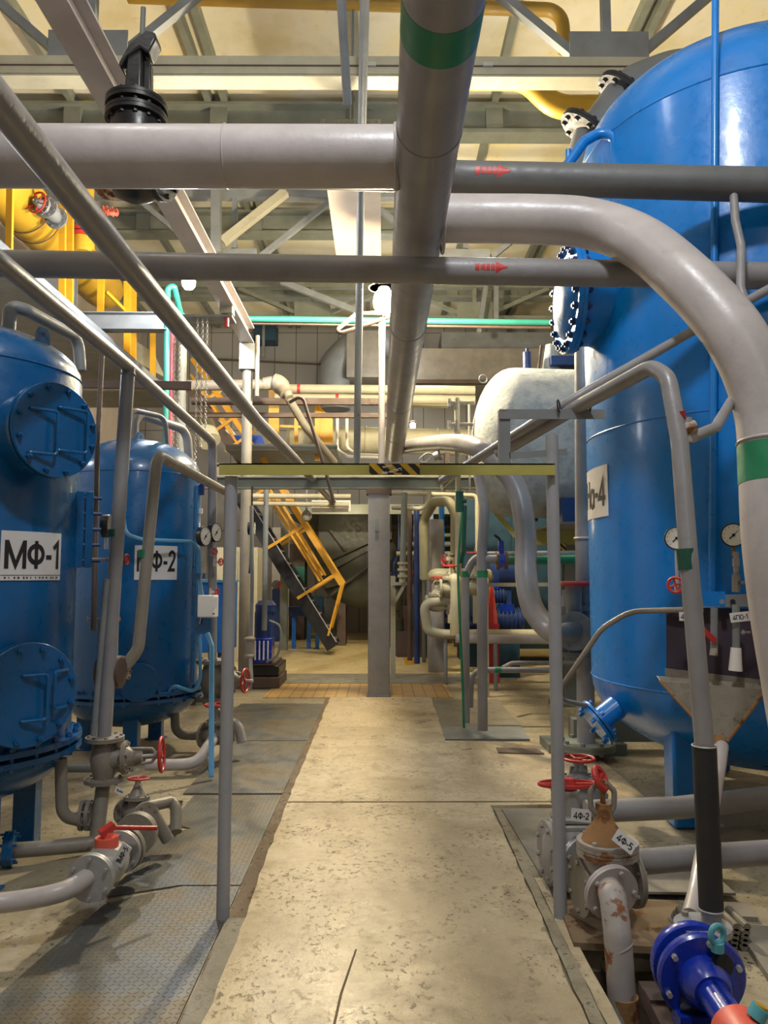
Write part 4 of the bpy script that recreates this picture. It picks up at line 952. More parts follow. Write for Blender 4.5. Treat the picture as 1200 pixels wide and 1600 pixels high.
# side manhole facing the aisle
mc = V((1.40, 5.52, 0)); mc.z = P(884, 466, 5.5).z
mR = .40
MB().cyl(mc, mc + V((.42, 0, 0)), mR * .86, 48).build('manhole_neck', 'blue', t)
MB().lathe(mc + V((.0, 0, 0)), (1, 0, 0), [(mR * .8, 0), (mR, 0), (mR, .03), (mR * .8, .03)], 56).build('manhole_flange', 'blue', t)
cv = MB().lathe(mc - V((.036, 0, 0)), (1, 0, 0), [(0, -.07), (mR * .3, -.064), (mR * .55, -.044), (mR * .7, -.015), (mR * .74, .006), (mR * .78, .0), (mR, 0), (mR, .034), (0, .034)], 56).build('manhole_cover', 'blue', t)
for k in range(20):
    w = 2 * math.pi * (k + .5) / 20; q = mc + V((0, math.cos(w), math.sin(w))) * mR * .9
    MB().cyl(q - V((.075, 0, 0)), q + V((.07, 0, 0)), .014, 8).cyl(q - V((.062, 0, 0)), q - V((.037, 0, 0)), .026, 6).cyl(q + V((.032, 0, 0)), q + V((.055, 0, 0)), .026, 6).build('bolt', 'navy', cv)
MB().tube([P(884, 262, 5.25), P(912, 222, 5.25), P(938, 206, 5.25), P(962, 214, 5.2), P(966, 300, 5.2)], .038, 14, .09).build('davit_arm', 'blue', t)
MB().cyl(P(888, 255, 5.25), P(888, 234, 5.25), .02, 10).build('davit_pin', 'blue', t)
# lower blank flange
nc = P(934, 1128, 5.4); nd = V((.80, .06, .58)).normalized()
MB().cyl(nc, nc + nd * .34, .082, 24).build('nozzle', 'blue', t)
fm = MB().lathe(nc - nd * .0, nd, [(0, 0), (.165, 0), (.165, .02), (0, .02)], 32).build('nozzle_flange', 'blue', t)
fm = MB().lathe(nc - nd * .03, nd, [(0, 0), (.165, 0), (.165, .022), (0, .022)], 32).build('blank_flange', 'blue', t)
a_, b_ = basis(nd)
for k in range(6):
    w = 2 * math.pi * (k + .5) / 6; q = nc + (a_ * math.cos(w) + b_ * math.sin(w)) * .137
    MB().cyl(q - nd * .06, q + nd * .05, .013, 6).build('bolt', 'blue', fm)
curved_sign('white tank sign reading На-4 at the left edge of the tall blue tank', TX, TY, TR, 74.5, 50.8, P(938, 812, 5.7).z, P(938, 736, 5.7).z, 'На-4', (.05, .18, .06, .16))
pipe('upright_pipe', 'thin blue pipe running straight up the front of the tall tank', [P(1118, -40, 4.55), P(1116, 400, 4.58), P(1112.5, 932, 4.60)], .022, 'blue', bend=0)
pipe('impulse_pipe', 'thin bent tube from the gauge bracket down to the blank flange nozzle', [P(1100, 952, 4.45), P(1062, 953, 4.5), P(985, 955, 4.72), P(940, 982, 4.78), P(872, 1082, 5.0), P(880, 1095, 5.12), P(918, 1103, 5.36)], .017, 'cast', bend=.22)

# sampling panel: bracket, gauges, tags, splash plate and funnel
t = thing('gauge_bracket', 'grey blue perforated bracket bar on the front of the tall tank', 'bracket', P(1120, 945, 4.42))
b0, b1 = P(1066, 941, 4.47), P(1168, 938, 4.34); bd = (b1 - b0).normalized(); up = V((0, 0, 1))
MB().bar(b0, b1 + bd * .0, .012, .07).build('bar', 'steel', t)
MB().bar(P(1098, 936, 4.43), P(1133, 936, 4.385), .016, .085).build('rear_plate', 'blue', t)
for px in (1128, 1145): MB().cyl(P(px, 940, 4.36), P(px, 940, 4.33), .014, 12).build('hole', 'black' if px > 1130 else 'steel', t)
gauge('pressure_gauge', 'white faced gauge on a brass stem right of the pump riser pipe', P(1146, 836, 4.38), (-.32, -1, 0), .068, stem_len=.05, stem_mat='rust')
gauge('pressure_gauge', 'white faced gauge half hidden behind the pump riser pipe', P(1057, 841, 4.50), (-.25, -1, 0), .068, stem_len=.25)
t = thing('gauge_cock', 'brass and grey fittings stacked under the right gauge of the tall tank', 'valve', P(1150, 925, 4.38))
MB().cyl(P(1150, 925, 4.38), P(1150, 898, 4.38), .022, 6).cyl(P(1150, 898, 4.38), P(1150, 893, 4.38), .016, 8).build('nut', 'cast', t)
MB().cyl(P(1150, 893, 4.38), P(1150, 862, 4.38), .014, 12).cyl(P(1150, 885, 4.38), P(1150, 872, 4.38), .019, 6).build('connector', 'rusty_paint', t)
MB().cyl(P(1156, 911, 4.36), P(1166, 911, 4.36), .012, 10).build('side_plug', 'steel', t)
needle_valve('small dark red wheel valve left of the pump riser pipe on the tall tank', P(1056, 914, 4.46), (-.45, -.9, 0), .052, st=.09)
t = thing('splash_plate', 'dark stained splash plate behind the sampling taps', 'plate', P(1110, 1068, 4.42))
p0, p1 = P(1041, 1064, 4.60), P(1041, 948, 4.60); q1, q0 = P(1205, 952, 4.30), P(1205, 1078, 4.30); nn = (q1 - p1).cross(p0 - p1).normalized() * .006
MB().prism([p0, p1, q1, q0], nn).build('sheet', 'darkboard', t)
MB().prism([P(1039, 1066, 4.595), P(1205, 1080, 4.295), P(1205, 1064, 4.295), P(1039, 1044, 4.595)], nn * 1.2).build('salt_crust', 'slabgrey', t)
t = thing('drain_funnel', 'grey rusty edged triangular drain funnel below the sampling taps', 'funnel', P(1120, 1165, 4.3))
k0, k1, k2, k3 = P(1031, 1064, 4.40), P(1198, 1078, 4.05), P(1136, 1158, 4.1), P(1112, 1152, 4.15)
bk = V((.06, .22, 0)); e0, e1 = k0 + bk, k1 + bk; e2, e3 = k2 + bk * .3, k3 + bk * .3
MB().prism([k0, k1, k2, k3], (.003, .008, 0)).build('front_sheet', 'slabgrey', t)
MB().prism([k0, k3, e3, e0], (.004, .0, .002)).build('side_sheet', 'rusty_paint', t); MB().prism([k1, e1, e2, k2], (-.004, 0, .002)).build('side_sheet', 'rusty_paint', t)
MB().prism([e0, e1, e2, e3], (0, .008, 0)).build('rear_sheet', 'slabgrey', t)
for dy in (0, 9): MB().tube([P(1062, 1082 + dy, 4.33), P(1155, 1089 + dy, 4.13)], .008, 6).build('stiffening_rib', 'slabgrey', t)
MB().tube([k0, k3], .009, 8).build('rusty_rim', 'rust', t); MB().tube([k1, k2], .009, 8).build('rusty_rim', 'rust', t)
MB().cyl(P(1124, 1150, 4.15), P(1128, 1172, 4.12), .035, 14).build('outlet', 'rust', t)
pipe('drain_pipe', 'pale drain pipe slanting from the funnel down beside the black sleeve', [P(1128, 1165, 4.12), P(1124, 1195, 4.0), P(1088, 1395, 3.25), P(1079, 1432, 3.1)], .034, 'pale', bend=.2)
def tap(label, px, y0, y1, y2, Y, end, hmat):
    t = thing('sampling_tap', label, 'tap', P(px, y2, Y))
    MB().cyl(P(px, y0, Y), P(px, y1, Y), .020, 12).build('body', 'steel', t)
    MB().cyl(P(px, y1, Y), P(px - 1, y2, Y), .019 if end != 'white' else .027, 12, .022 if end != 'white' else .036).build('spout', end, t)
    if hmat == 'red': MB().bar(P(px - 18, y1 - 24, Y - .03), P(px + 2, y1 - 6, Y - .03), .012, .03).build('lever', 'red', t)
    else: MB().cyl(P(px + 6, y1 - 24, Y), P(px + 22, y1 - 24, Y), .007, 8).ball(P(px + 10, y1 - 24, Y), .016, 10).build('lever', 'silver', t)
tap('grey sampling tap with a red lever below the bracket bar', 1116, 950, 1008, 1024, 4.30, 'rusty_paint', 'red')
tap('sampling tap with a small silver handle and white plastic spout', 1150, 945, 1012, 1048, 4.24, 'white', 'silver')
flat_tag('valve_tag', 'small white tag reading 4ПО-1 above the white spout tap', P(1156, 964, 4.20), (1, -.3, .14), (-.1, .1, 1), .098, .052, '4ПО-1')
flat_tag('valve_tag', 'white tag mostly hidden behind the pump riser pipe', P(1070, 963, 4.36), (1, -.3, .02), (0, 0, 1), .06, .05, '4Ф')

# ------------------------------------------------------------------ valves at the pit edge
g1 = P(889, 1332, 4.05)
t = thing('gate_valve', 'silver grey valve with a flat red wheel behind the right frame post', 'valve', g1 - V((0, 0, .16)))
MB().lathe(g1 - V((.0, 0, .17)), (0, 0, 1), [(.07, 0), (.12, .04), (.135, .14), (.13, .24), (.10, .30)], 28).build('body', 'silver', t)
for dx, rr in ((-.10, .15), (-.062, .15)): flange(MB(), g1 + V((dx, .02, .0)), (1, .1, 0), rr, .03, 8).build('flange', 'silver', t)
flange(MB(), g1 + V((.05, -.13, -.02)), (.35, -.93, 0), .15, .035, 6, 32).build('front_flange', 'silver', t)
b0 = P(891, 1276, 4.05)
MB().b2(b0 + V((-.1, -.09, -.055)), b0 + V((.1, .09, -.02))).b2(b0 + V((-.09, -.08, -.018)), b0 + V((.09, .08, .012))).build('bonnet', 'silver', t, bevel=.01)
MB().cyl(b0 + V((0, 0, .0)), P(891, 1234, 4.05), .048, 20).build('stem_housing', 'silver', t)
w0 = P(888, 1225, 4.05)
mb = MB(); mb.torus((0, 0, 0), (0, 0, 1), .15, .010, 32, 8); mb.v = [V((v[0], v[1] * .45, v[2])) + w0 for v in mb.v]
mb.cyl(w0 + V((0, 0, -.02)), w0 + V((0, 0, .03)), .045, 8, .03); mb.bar(w0 - V((.14, 0, 0)), w0 + V((.14, 0, 0)), .02, .012); mb.build('handwheel', 'red', t)
flat_tag('valve_tag', 'white tag reading 4Ф-2 on the silver grey valve', P(908, 1274, 3.86), (1, -.15, -.06), (.1, .1, 1), .095, .06, '4Ф-2')
g2 = P(942, 1372, 3.55)
t = thing('gate_valve', 'heavily rusted valve with a tilted red wheel at the edge of the pit', 'valve', g2 - V((0, 0, .1)))
MB().lathe(g2 - V((0, 0, .1)), (0, 0, 1), [(.06, 0), (.085, .04), (.09, .12), (.085, .2)], 24).build('body', 'pale', t)
flange(MB(), P(949, 1330, 3.55), (0, 0, 1), .135, .03, 4, 36).build('body_flange', 'rusty_paint', t)
flange(MB(), P(949, 1318, 3.55), (0, 0, 1), .135, .03, 4, 36).build('bonnet_flange', 'rusty_paint', t)
bt = P(944, 1312, 3.55)
MB().lathe(bt, (0, 0, 1), [(.1, 0), (.085, .03), (.05, .075), (.036, .11), (.034, .16)], 24).build('bonnet', 'rust', t)
for sg in (-1, 1):
    MB().tube([P(942 + 6 * sg, 1276, 3.55), P(941 + 18 * sg, 1262, 3.55), P(941 + 19 * sg, 1236, 3.55), P(941 + 6 * sg, 1223, 3.55)], .013, 8, .03).build('yoke_arm', 'cast', t)
MB().cyl(P(943, 1290, 3.55), P(941, 1218, 3.55), .012, 10).build('stem', 'rust', t)
MB().ball(P(942, 1268, 3.55), .033, 12, .6).build('gland', 'rust', t)
w0 = P(938, 1216, 3.55); wheel_mesh(w0, V((.75, -.5, .45)), .062, .014, 4).build('handwheel', 'red', t)
for px, yy, dy in ((908, 1385, .03), (988, 1372, 0.06)): flange(MB(), P(px, yy, 3.55 + dy), (1, .15, 0), .125, .025, 6, 32).build('flange', 'cast', t)
flat_tag('valve_tag', 'tilted white tag reading 4Ф-5 on the rusted valve', P(976, 1315, 3.40), (.8, -.1, -.62), (.55, .25, .78), .10, .058, '4Ф-5')
ex = P(954, 1392, 3.38)
t = thing('outlet_elbow', 'grey rust streaked elbow pipe going down into the pit', 'pipe', P(974, 1575, 3.2))
MB().tube([P(950, 1386, 3.42), P(958, 1402, 3.25), P(965, 1460, 3.18), P(977, 1640, 3.14)], .055, 24, .07).build('pipe_run', 'pale_rust', t)
flange(MB(), P(955, 1394, 3.40), (.2, -.95, -.2), .118, .03, 5, 36).build('flange', 'pale', t)
MB().cyl(P(974, 1556, 3.155), P(977, 1610, 3.15), .057, 24).build('rusty_end', 'rust', t)
MB().cyl(P(968, 1480, 3.175), P(969, 1482, 3.174), .0565, 24).build('weld_bead', 'pale', t)
pipe('pipe', 'upper grey pipe running right from the valves past the blue leg', [P(915, 1268, 4.45), P(1060, 1262, 4.45), P(1260, 1240, 4.4)], .062, 'grey', bend=0)
pipe('pipe', 'lower grey pipe running right from the rusted valve', [P(985, 1348, 3.75), P(1080, 1340, 3.8), P(1260, 1328, 3.85)], .058, 'grey', bend=0)
gate_valve('gate_valve', 'grey valve with an upright housing and red wheel behind the flat wheel valve', P(905, 1248, 4.95), (1, .2, 0), (0, 0, 1), .12, 'steel', wr=.9, tall=.8, rise=False)
# tall valve column behind the frame post
t = gate_valve('gate_valve', 'blue grey valve with a dark red wheel fed by the curved branch pipe', P(893, 985, 6.9), (0, 0, 1), (-.1, -.1, 1), .19, 'steel', wr=.0, tall=.8, wheel=False, rise=False)
wheel_mesh(P(896, 912, 6.7), (0, 0, 1), .17, .022, 5).build('handwheel', 'red', t)
MB().cyl(P(896, 960, 6.75), P(896, 912, 6.7), .07, 16).build('stem_housing', 'steel', t)
flange(MB(), P(897, 986, 6.62), (-.35, -.93, 0), .165, .05, 8, 32).build('front_flange', 'steel', t)
MB().cyl(P(897, 986, 6.62), P(868, 988, 6.5), .085, 20, .06).build('inlet', 'steel', t)
t = thing('stand_pipe', 'tall pale stand pipe with peeling paint left of the tall blue tank', 'pipe', P(917, 1150, 6.9))
MB().tube([P(911, 545, 6.95), P(913, 900, 6.9), P(916, 1162, 6.9)], .078, 24, 0).build('pipe_run', 'grey', t)
MB().torus(P(913, 841, 6.9), (0, 0, 1), .085, .012, 24, 6).build('clamp_ring', 'pale', t)
flange(MB(), P(916, 1165, 6.9), (0, 0, 1), .25, .06, 8).build('base_flange', 'green_grey', t)
mb = MB()
for yy, rr in ((700, 3), (712, 5), (724, 4), (765, 5), (780, 3), (800, 4)): mb.box(P(921, yy, 6.86) + V((0, -.0, 0)), (.03, .006, .01 * rr), (.8, .5, 0))
mb.build('bare_metal_patch', 'brown', t)
pipe('branch_pipe', 'thick grey branch pipe curving from the header pipe end down to a valve', [P(614, 703, 12.55), P(645, 696, 11.9), P(688, 692, 10.0), P(720, 693, 8.6), P(748, 700, 7.85), P(774, 718, 7.68), P(808, 765, 7.6), P(821, 830, 7.5), P(822, 900, 7.4), P(833, 952, 7.2), P(862, 986, 6.95), P(880, 988, 6.75)], .105, 'grey', smooth=True, n=24)
t = thing('steel_stand', 'grey green steel stand with an olive yellow beam under the white vessel', 'stand', PF(890, 1100))
FY = 9.7
MB().ibeam(P(892, 1096, FY), P(892, 851, FY), .19, .19, .012, (0, 1, 0)).build('post', 'green_grey', t)
MB().b2((P(892, 1098, FY).x - .25, FY - .15, 0), (P(892, 1098, FY).x + .25, FY + .15, .05)).build('base_plate', 'green_grey', t)
y0, y1 = P(836, 830, FY - .1), P(1000, 830, FY - .1); z0, z1 = P(836, 851, FY - .1).z, P(836, 829, FY - .1).z
MB().b2((y0.x, FY - .14, z0), (y1.x, FY + .05, z1)).build('yellow_beam', 'beam_yellow', t)
MB().b2((P(866, 860, FY - .15).x, FY - .17, P(866, 876, FY - .15).z), (P(884, 860, FY - .15).x, FY - .14, P(866, 849, FY - .15).z)).build('hazard_plate', 'hazard', t)
MB().b2((y0.x, 8.3, z1), (y1.x, FY + .5, z1 + .02)).build('deck_plate', 'steel', t)
MB().b2((y1.x - .2, FY + .3, 0), (y1.x, FY + .5, z1)).build('rear_post', 'green_grey', t)
t = thing('skid_frame', 'low dark green steel skid under the tall blue tank', 'frame', (1.75, 7.2, .02))
MB().b2((1.75, 7.1, .1), (4.2, 7.3, .3)).build('rail', 'green_grey', t); MB().b2((1.5, 7.0, .0), (2.2, 7.4, .1)).build('foot', 'green_grey', t)
MB().b2((4.0, 7.0, .0), (4.2, 7.4, .1)).build('foot', 'green_grey', t)

# ------------------------------------------------------------------ ultramarine pump at the lower right corner
pc = P(1098, 1530, 2.78); pa = (P(1190, 1592, 2.33) - pc); pa.z = -.03; pa.normalize()
pc.z = max(pc.z, .2)
t = thing('centrifugal_pump', 'ultramarine blue centrifugal pump in the lower right corner', 'pump', V((pc.x, pc.y, .02)))
MB().lathe(pc - pa * .12, pa, [(.09, 0), (.145, .005), (.15, .03), (.145, .045), (.118, .05), (.118, .085), (.148, .09), (.152, .115), (.145, .125), (.05, .128)], 44).build('volute', 'pump', t)
MB().lathe(pc - pa * .072, pa, [(.119, 0), (.1195, .005), (.1195, .03), (.119, .036)], 44).build('rubber_ring', 'dkgreen', t)
a_, b_ = basis(pa)
for k in range(6):
    w = 2 * math.pi * (k + .35) / 6; q = pc + (a_ * math.cos(w) + b_ * math.sin(w)) * .128; MB().cyl(q, q + pa * .022, .0105, 6).build('bolt', 'zinc', t)
ln = MB(); ln.lathe(pc + pa * .005, pa, [(.088, 0), (.083, .05), (.062, .085)], 32)
ln.build('lantern', 'pump', t)
MB().cyl(pc + pa * .03, pc + pa * .30, .052, 28).build('bearing_housing', 'pump', t)
for k in (0, 2): 
    w = 2 * math.pi * k / 4 + .9; d = a_ * math.cos(w) + b_ * math.sin(w); MB().cyl(pc + pa * .01 + d * .075, pc + pa * .045 + d * .095, .034, 14).build('lantern_window', 'black', t)
hb = MB()
for k in range(2): hb.bar(pc + pa * (.10 + .001) + V((0, 0, .05)), pc + pa * .25 + V((0, 0, .05)), .01 , .012)
hb.build('housing_rib', 'pump', t)
MB().lathe(pc + pa * .26, pa, [(.055, 0), (.078, .004), (.082, .03), (.082, .14), (.078, .145), (0, .145)], 36).build('coupling_guard', 'orange', t)
MB().lathe(pc + pa * .405, pa, [(0, 0), (.05, 0), (.055, .04), (.0, .045)], 24).build('shaft_collar', 'cyan', t)
MB().b2(pc + V((-.1, -.05, -.19)), pc + V((.1, .03, -.10))).build('foot', 'pump', t)
e = pc + V((.03, -.06, .155)); MB().torus(e + V((0, 0, .02)), (.35, -.9, 0), .028, .0105, 24, 10).cyl(e - V((0, 0, .035)), e - V((0, 0, .005)), .022, 14).build('lifting_eye', 'cyan', t)
fp = V((P(1098, 1448, 2.9).x, 2.9, P(1098, 1448, 2.9).z))
dfl = MB(); dfl.lathe(fp - V((0, 0, .012)), (0, 0, 1), [(0, 0), (.1, 0), (.1, .022), (0, .022)], 36)
fo = dfl.build('discharge_flange', 'silver', t)
for k in range(4): w = math.pi / 2 * k + .5; q = fp + V((math.cos(w), math.sin(w), 0)) * .078; MB().cyl(q, q + V((0, 0, .025)), .013, 6).build('flange_bolt', 'cast', fo)
MB().cyl(fp - V((0, 0, .13)), fp, .05, 24, .06).build('discharge_neck', 'pump', t)
t = thing('pump_baseplate', 'dark steel base channel carrying the ultramarine pump', 'base', (pc.x, pc.y, .0))
for sg in (-1, 1):
    n_ = V((-pa.y, pa.x, 0)); MB().bar(V((pc.x, pc.y, .03)) + n_ * .12 * sg - pa * .25, V((pc.x, pc.y, .03)) + n_ * .12 * sg + pa * .9, .06, .06).build('channel', 'brown', t)
MB().bar(V((pc.x, pc.y, .035)) - pa * .15 - V((-pa.y, pa.x, 0)) * .15, V((pc.x, pc.y, .035)) - pa * .15 + V((-pa.y, pa.x, 0)) * .15, .08, .07).build('cross_member', 'brown', t)
t = thing('oil_cup', 'turquoise oil filler with a yellow cap at the right corner of the pump', 'cap', pc + pa * .33 + V((0, 0, .08)))
oc = pc + pa * .34 + V((.03, 0, .08)); MB().cyl(oc, oc + V((.02, 0, .03)), .028, 16).build('cup', 'cyan', t); MB().cyl(oc + V((.02, 0, .03)), oc + V((.023, 0, .036)), .018, 16).build('cap', 'gas', t)

# ------------------------------------------------------------------ white insulated vessel behind the frame
vy = 9.25; c = P(860, 690, vy); r = W(117, vy)
L0 = P(738, 690, vy).x; 
t = thing('insulated_vessel', 'white lumpy insulated vessel behind the frame and left of the tall tank', 'tank', (c.x, vy, c.z - r))
prof = []
for k in range(0, 11): w = math.pi / 2 * k / 10; prof.append((r * math.sin(w) ** .85, .46 * (1 - math.cos(w))))
prof += [(r, .9), (r * 1.01, 1.5), (r, 2.6), (0, 2.62)]
MB().lathe((L0, vy, c.z), (1, 0, -.035), prof, 64).build('insulation', 'insul', t)
for k, (px, w, hh, mt) in enumerate(((824, .055, .17, 'navy'),)):
    p = P(px, 572, vy); MB().cyl(p - V((0, 0, .05)), p + V((0, 0, hh)), w, 16).cyl(p + V((0, 0, hh)), p + V((0, 0, hh + .05)), .02, 8).build('blue_nozzle', mt, t)
p = P(862, 574, vy); MB().cyl(p - V((0, 0, .05)), p + V((0, 0, .28)), .12, 20, .07).build('top_nozzle', 'insul', t)
MB().b2(p + V((-.05, -.2, -.02)), p + V((.9, .2, .09))).build('blue_pad', 'navy', t)
MB().bar(P(842, 576, vy - .1), P(846, 540, vy - .1), .03, .03).build('post', 'brown', t)
MB().torus(P(755, 592, vy), (0, 1, 0), .05, .008, 16, 6).build('lifting_ring', 'steel', t)
MB().b2((P(878, 825, 8.4).x, 8.36, P(880, 826, 9.6).z), (P(880, 825, 8.4).x + .5, 9.0, P(880, 778, 8.4).z)).build('blue_saddle', 'navy', t)
# two small pipes with taps left of the vessel
t = thing('sampling_pipe', 'pale orange upright pipe with two taps at the left end of the white vessel', 'pipe', P(716, 780, 9.3))
MB().cyl(P(716, 775, 9.3), P(714, 622, 9.3), .034, 14).build('stand', 'beige', t)
for yy in (629, 663): MB().cyl(P(700, yy, 9.3), P(741, yy, 9.3), .022, 10).cyl(P(714, yy + 12, 9.3), P(714, yy - 6, 9.3), .035, 10).build('tap', 'cast', t); MB().cyl(P(702, yy - 6, 9.3), P(702, yy + 6, 9.3), .02, 8).build('tap_handle', 'silver', t)
pipe('thin_pipe', 'thin pale upright pipe just left of the white vessel', [P(733, 626, 9.4), P(734, 765, 9.4)], .012, 'white', bend=0)

# pipes standing on the flat floor plate
pipe('stand_pipe', 'bent grey pipe with a green band rising from the floor plate and turning right', [P(728, 1129, 8.1), P(727, 900, 8.1), P(742, 868, 8.1), P(905, 866, 8.1)], W(6, 8.1), 'grey', bend=.28)
gb = P(728, 897, 8.1); tag(MB().cyl(gb - V((0, 0, .03)), gb + V((0, 0, .03)), W(6.6, 8.1), 16).build('pipe_band', 'green'), 'green band on the bent stand pipe', 'pipe band'); 
t = thing('stand_pipe', 'taller grey stand pipe with a kink under the crossbar and a green band', 'pipe', P(754, 1141, 7.7))
MB().tube([P(754, 1141, 7.7), P(753, 855, 7.7), P(757, 792, 7.75), P(748, 745, 7.9)], W(8, 7.7), 18, .25).build('pipe_run', 'grey', t)
gb = P(753.5, 897, 7.7); MB().cyl(gb - V((0, 0, .035)), gb + V((0, 0, .035)), W(8.6, 7.7), 18).build('colour_band', 'green', t)['label'] = 'green painted band'
MB().cyl(P(757, 874, 7.7), P(776, 874, 7.7), .045, 14).build('side_branch', 'grey', t)
t = thing('butterfly_valve', 'dark butterfly valve with a blue lever on the stand pipe branch', 'valve', P(782, 890, 7.7))
bvc = P(783, 876, 7.7)
MB().cyl(bvc - V((.05, 0, 0)), bvc - V((.025, 0, 0)), .09, 20).cyl(bvc + V((.03, 0, 0)), bvc + V((.06, 0, 0)), .09, 20).build('flange', 'brown', t)
MB().cyl(bvc - V((.025, 0, 0)), bvc + V((.03, 0, 0)), .085, 20).bar(bvc + V((0, 0, .05)), bvc + V((0, 0, .2)), .05, .05).build('disc_body', 'pump', t)
MB().tube([bvc + V((0, 0, .18)), bvc + V((-.02, -.03, .22)), bvc + V((-.07, -.06, .25))], .013, 8, .03).build('lever', 'black', t)
pipe('branch_pipe', 'short green pipe right of the butterfly valve', [bvc + V((.05, 0, 0)), P(905, 874, 7.7)], .045, 'green', bend=0)
pipe('hose', 'thin green hose hanging from a green tap down to the floor plate', [P(722, 800, 7.9), P(718, 850, 7.85), P(716, 905, 7.8), P(722, 1050, 7.75), P(725, 1138, 7.7)], .013, 'green', smooth=True, cat='hose')
t = thing('green_tap_pipe', 'dark green tap assembly and pipe left of the white vessel', 'pipe', P(724, 880, 8.4))
MB().tube([P(718, 768, 8.4), P(718, 800, 8.4)], .045, 10).tube([P(726, 790, 8.4), P(724, 860, 8.4), P(719, 880, 8.4)], .026, 10, .1).build('pipe_run', 'dkgreen', t)
MB().tube([P(713, 782, 8.4), P(729, 782, 8.4)], .03, 10).build('tap_head', 'dkgreen', t)
pipe('floor_pipe', 'low grey pipe hoop with a green band right of the stand pipes', [P(735, 1105, 8.5), P(736, 1058, 8.5), P(748, 1047, 8.5), P(860, 1047, 8.5)], W(4.5, 8.5), 'grey', bend=.2)
pipe('floor_pipe', 'thin grey pipe behind the low hoop running to the right', [P(785, 1044, 9.0), P(800, 1036, 9.2), P(900, 1036, 9.2)], W(3.5, 9.2), 'grey', bend=.1)
gb = P(778, 1047, 8.5); tag(MB().cyl(gb - V((.035, 0, 0)), gb + V((.035, 0, 0)), W(5, 8.5), 14).build('pipe_band', 'green'), 'green band on the low pipe hoop', 'pipe band')

# ------------------------------------------------------------------ pump bay behind, right of the column
pipe('process_pipe', 'cream pipe dropping from a valve to the floor and running right', [P(720, 935, 11.5), P(662, 943, 11.5), P(668, 986, 11.5), P(690, 991, 11.5), P(905, 991, 11.5)], W(7.5, 11.5), 'beige', bend=.12)
pipe('process_pipe', 'long cream floor pipe on small stands in front of the blue motors', [P(712, 998, 10.9), P(900, 1000, 10.9)], W(7, 10.9), 'pale', bend=0)
for px, lb in ((696, 'left'), (774, 'middle')): tag(MB().cyl(P(px, 1000 if px > 700 else 991, 10.9 if px > 700 else 11.5), V((P(px, 1000, 10.9 if px > 700 else 11.5).x, 10.9 if px > 700 else 11.5, 0.0)), .03, 10).build('pipe_stand', 'steel'), lb + ' small grey stand under the cream floor pipes', 'stand')
pipe('process_pipe', 'cream upright pipe rising behind the green hose', [P(712, 992, 11.2), P(713, 905, 11.2), P(708, 905, 11.3)], W(9, 11.2), 'beige', bend=.1)
pipe('process_pipe', 'tall khaki pipe arching over from the horizontal drum', [P(711, 910, 11.8), P(712, 805, 11.8), P(703, 783, 11.8), P(678, 784, 12.2), P(662, 812, 12.6), P(663, 905, 12.7)], W(8, 11.8), 'khaki', bend=.25)
pipe('process_pipe', 'thick grey insulated upright pipe behind the cream arch', [V((P(681, 900, 13.0).x, 13.0, 0)), P(680, 812, 13.0)], W(13, 13.0), 'grey', bend=0)
pipe('process_pipe', 'tall pale upright pipe close beside the cream arch', [P(716, 930, 11.4), P(716, 775, 11.4)], W(5, 11.4), 'beige', bend=0)
t = thing('drum', 'horizontal cream drum behind the cream valves', 'drum', P(720, 915, 12.2))
MB().lathe(P(668, 901, 12.2), (1, 0, 0), [(0, 0), (.06, .01), (.11, .06), (.13, .14), (.13, .9), (.11, 1.0), (0, 1.05)], 28).build('shell', 'khaki', t)
for x in (.35, .75): MB().b2(P(668, 901, 12.2) + V((x - .03, -.06, -.73)), P(668, 901, 12.2) + V((x + .03, .06, -.1))).build('leg', 'beige', t)
gate_valve('gate_valve', 'cream gate valve with a red wheel behind the green hose', P(705, 920, 11.4), (1, 0, 0), (0, -.1, 1), .15, 'beige', wr=.85, tall=.9, rise=False)
gate_valve('gate_valve', 'cream gate valve with a red wheel between the two grey stand pipes', P(742, 918, 11.2), (1, 0, 0), (0, -.1, 1), .16, 'beige', wr=.8, tall=1.3, rise=True)
gate_valve('gate_valve', 'low cream gate valve on the pipe that drops to the floor', P(683, 945, 11.6), (1, 0, 0), (0, -.1, 1), .15, 'beige', wr=.75, tall=1.1, rise=False)
gate_valve('gate_valve', 'small cream valve with red wheel facing out beside the cream arch', P(708, 875, 11.7), (0, 0, 1), (-.9, -.4, 0), .08, 'beige', wr=1.0, tall=.8, rise=False)
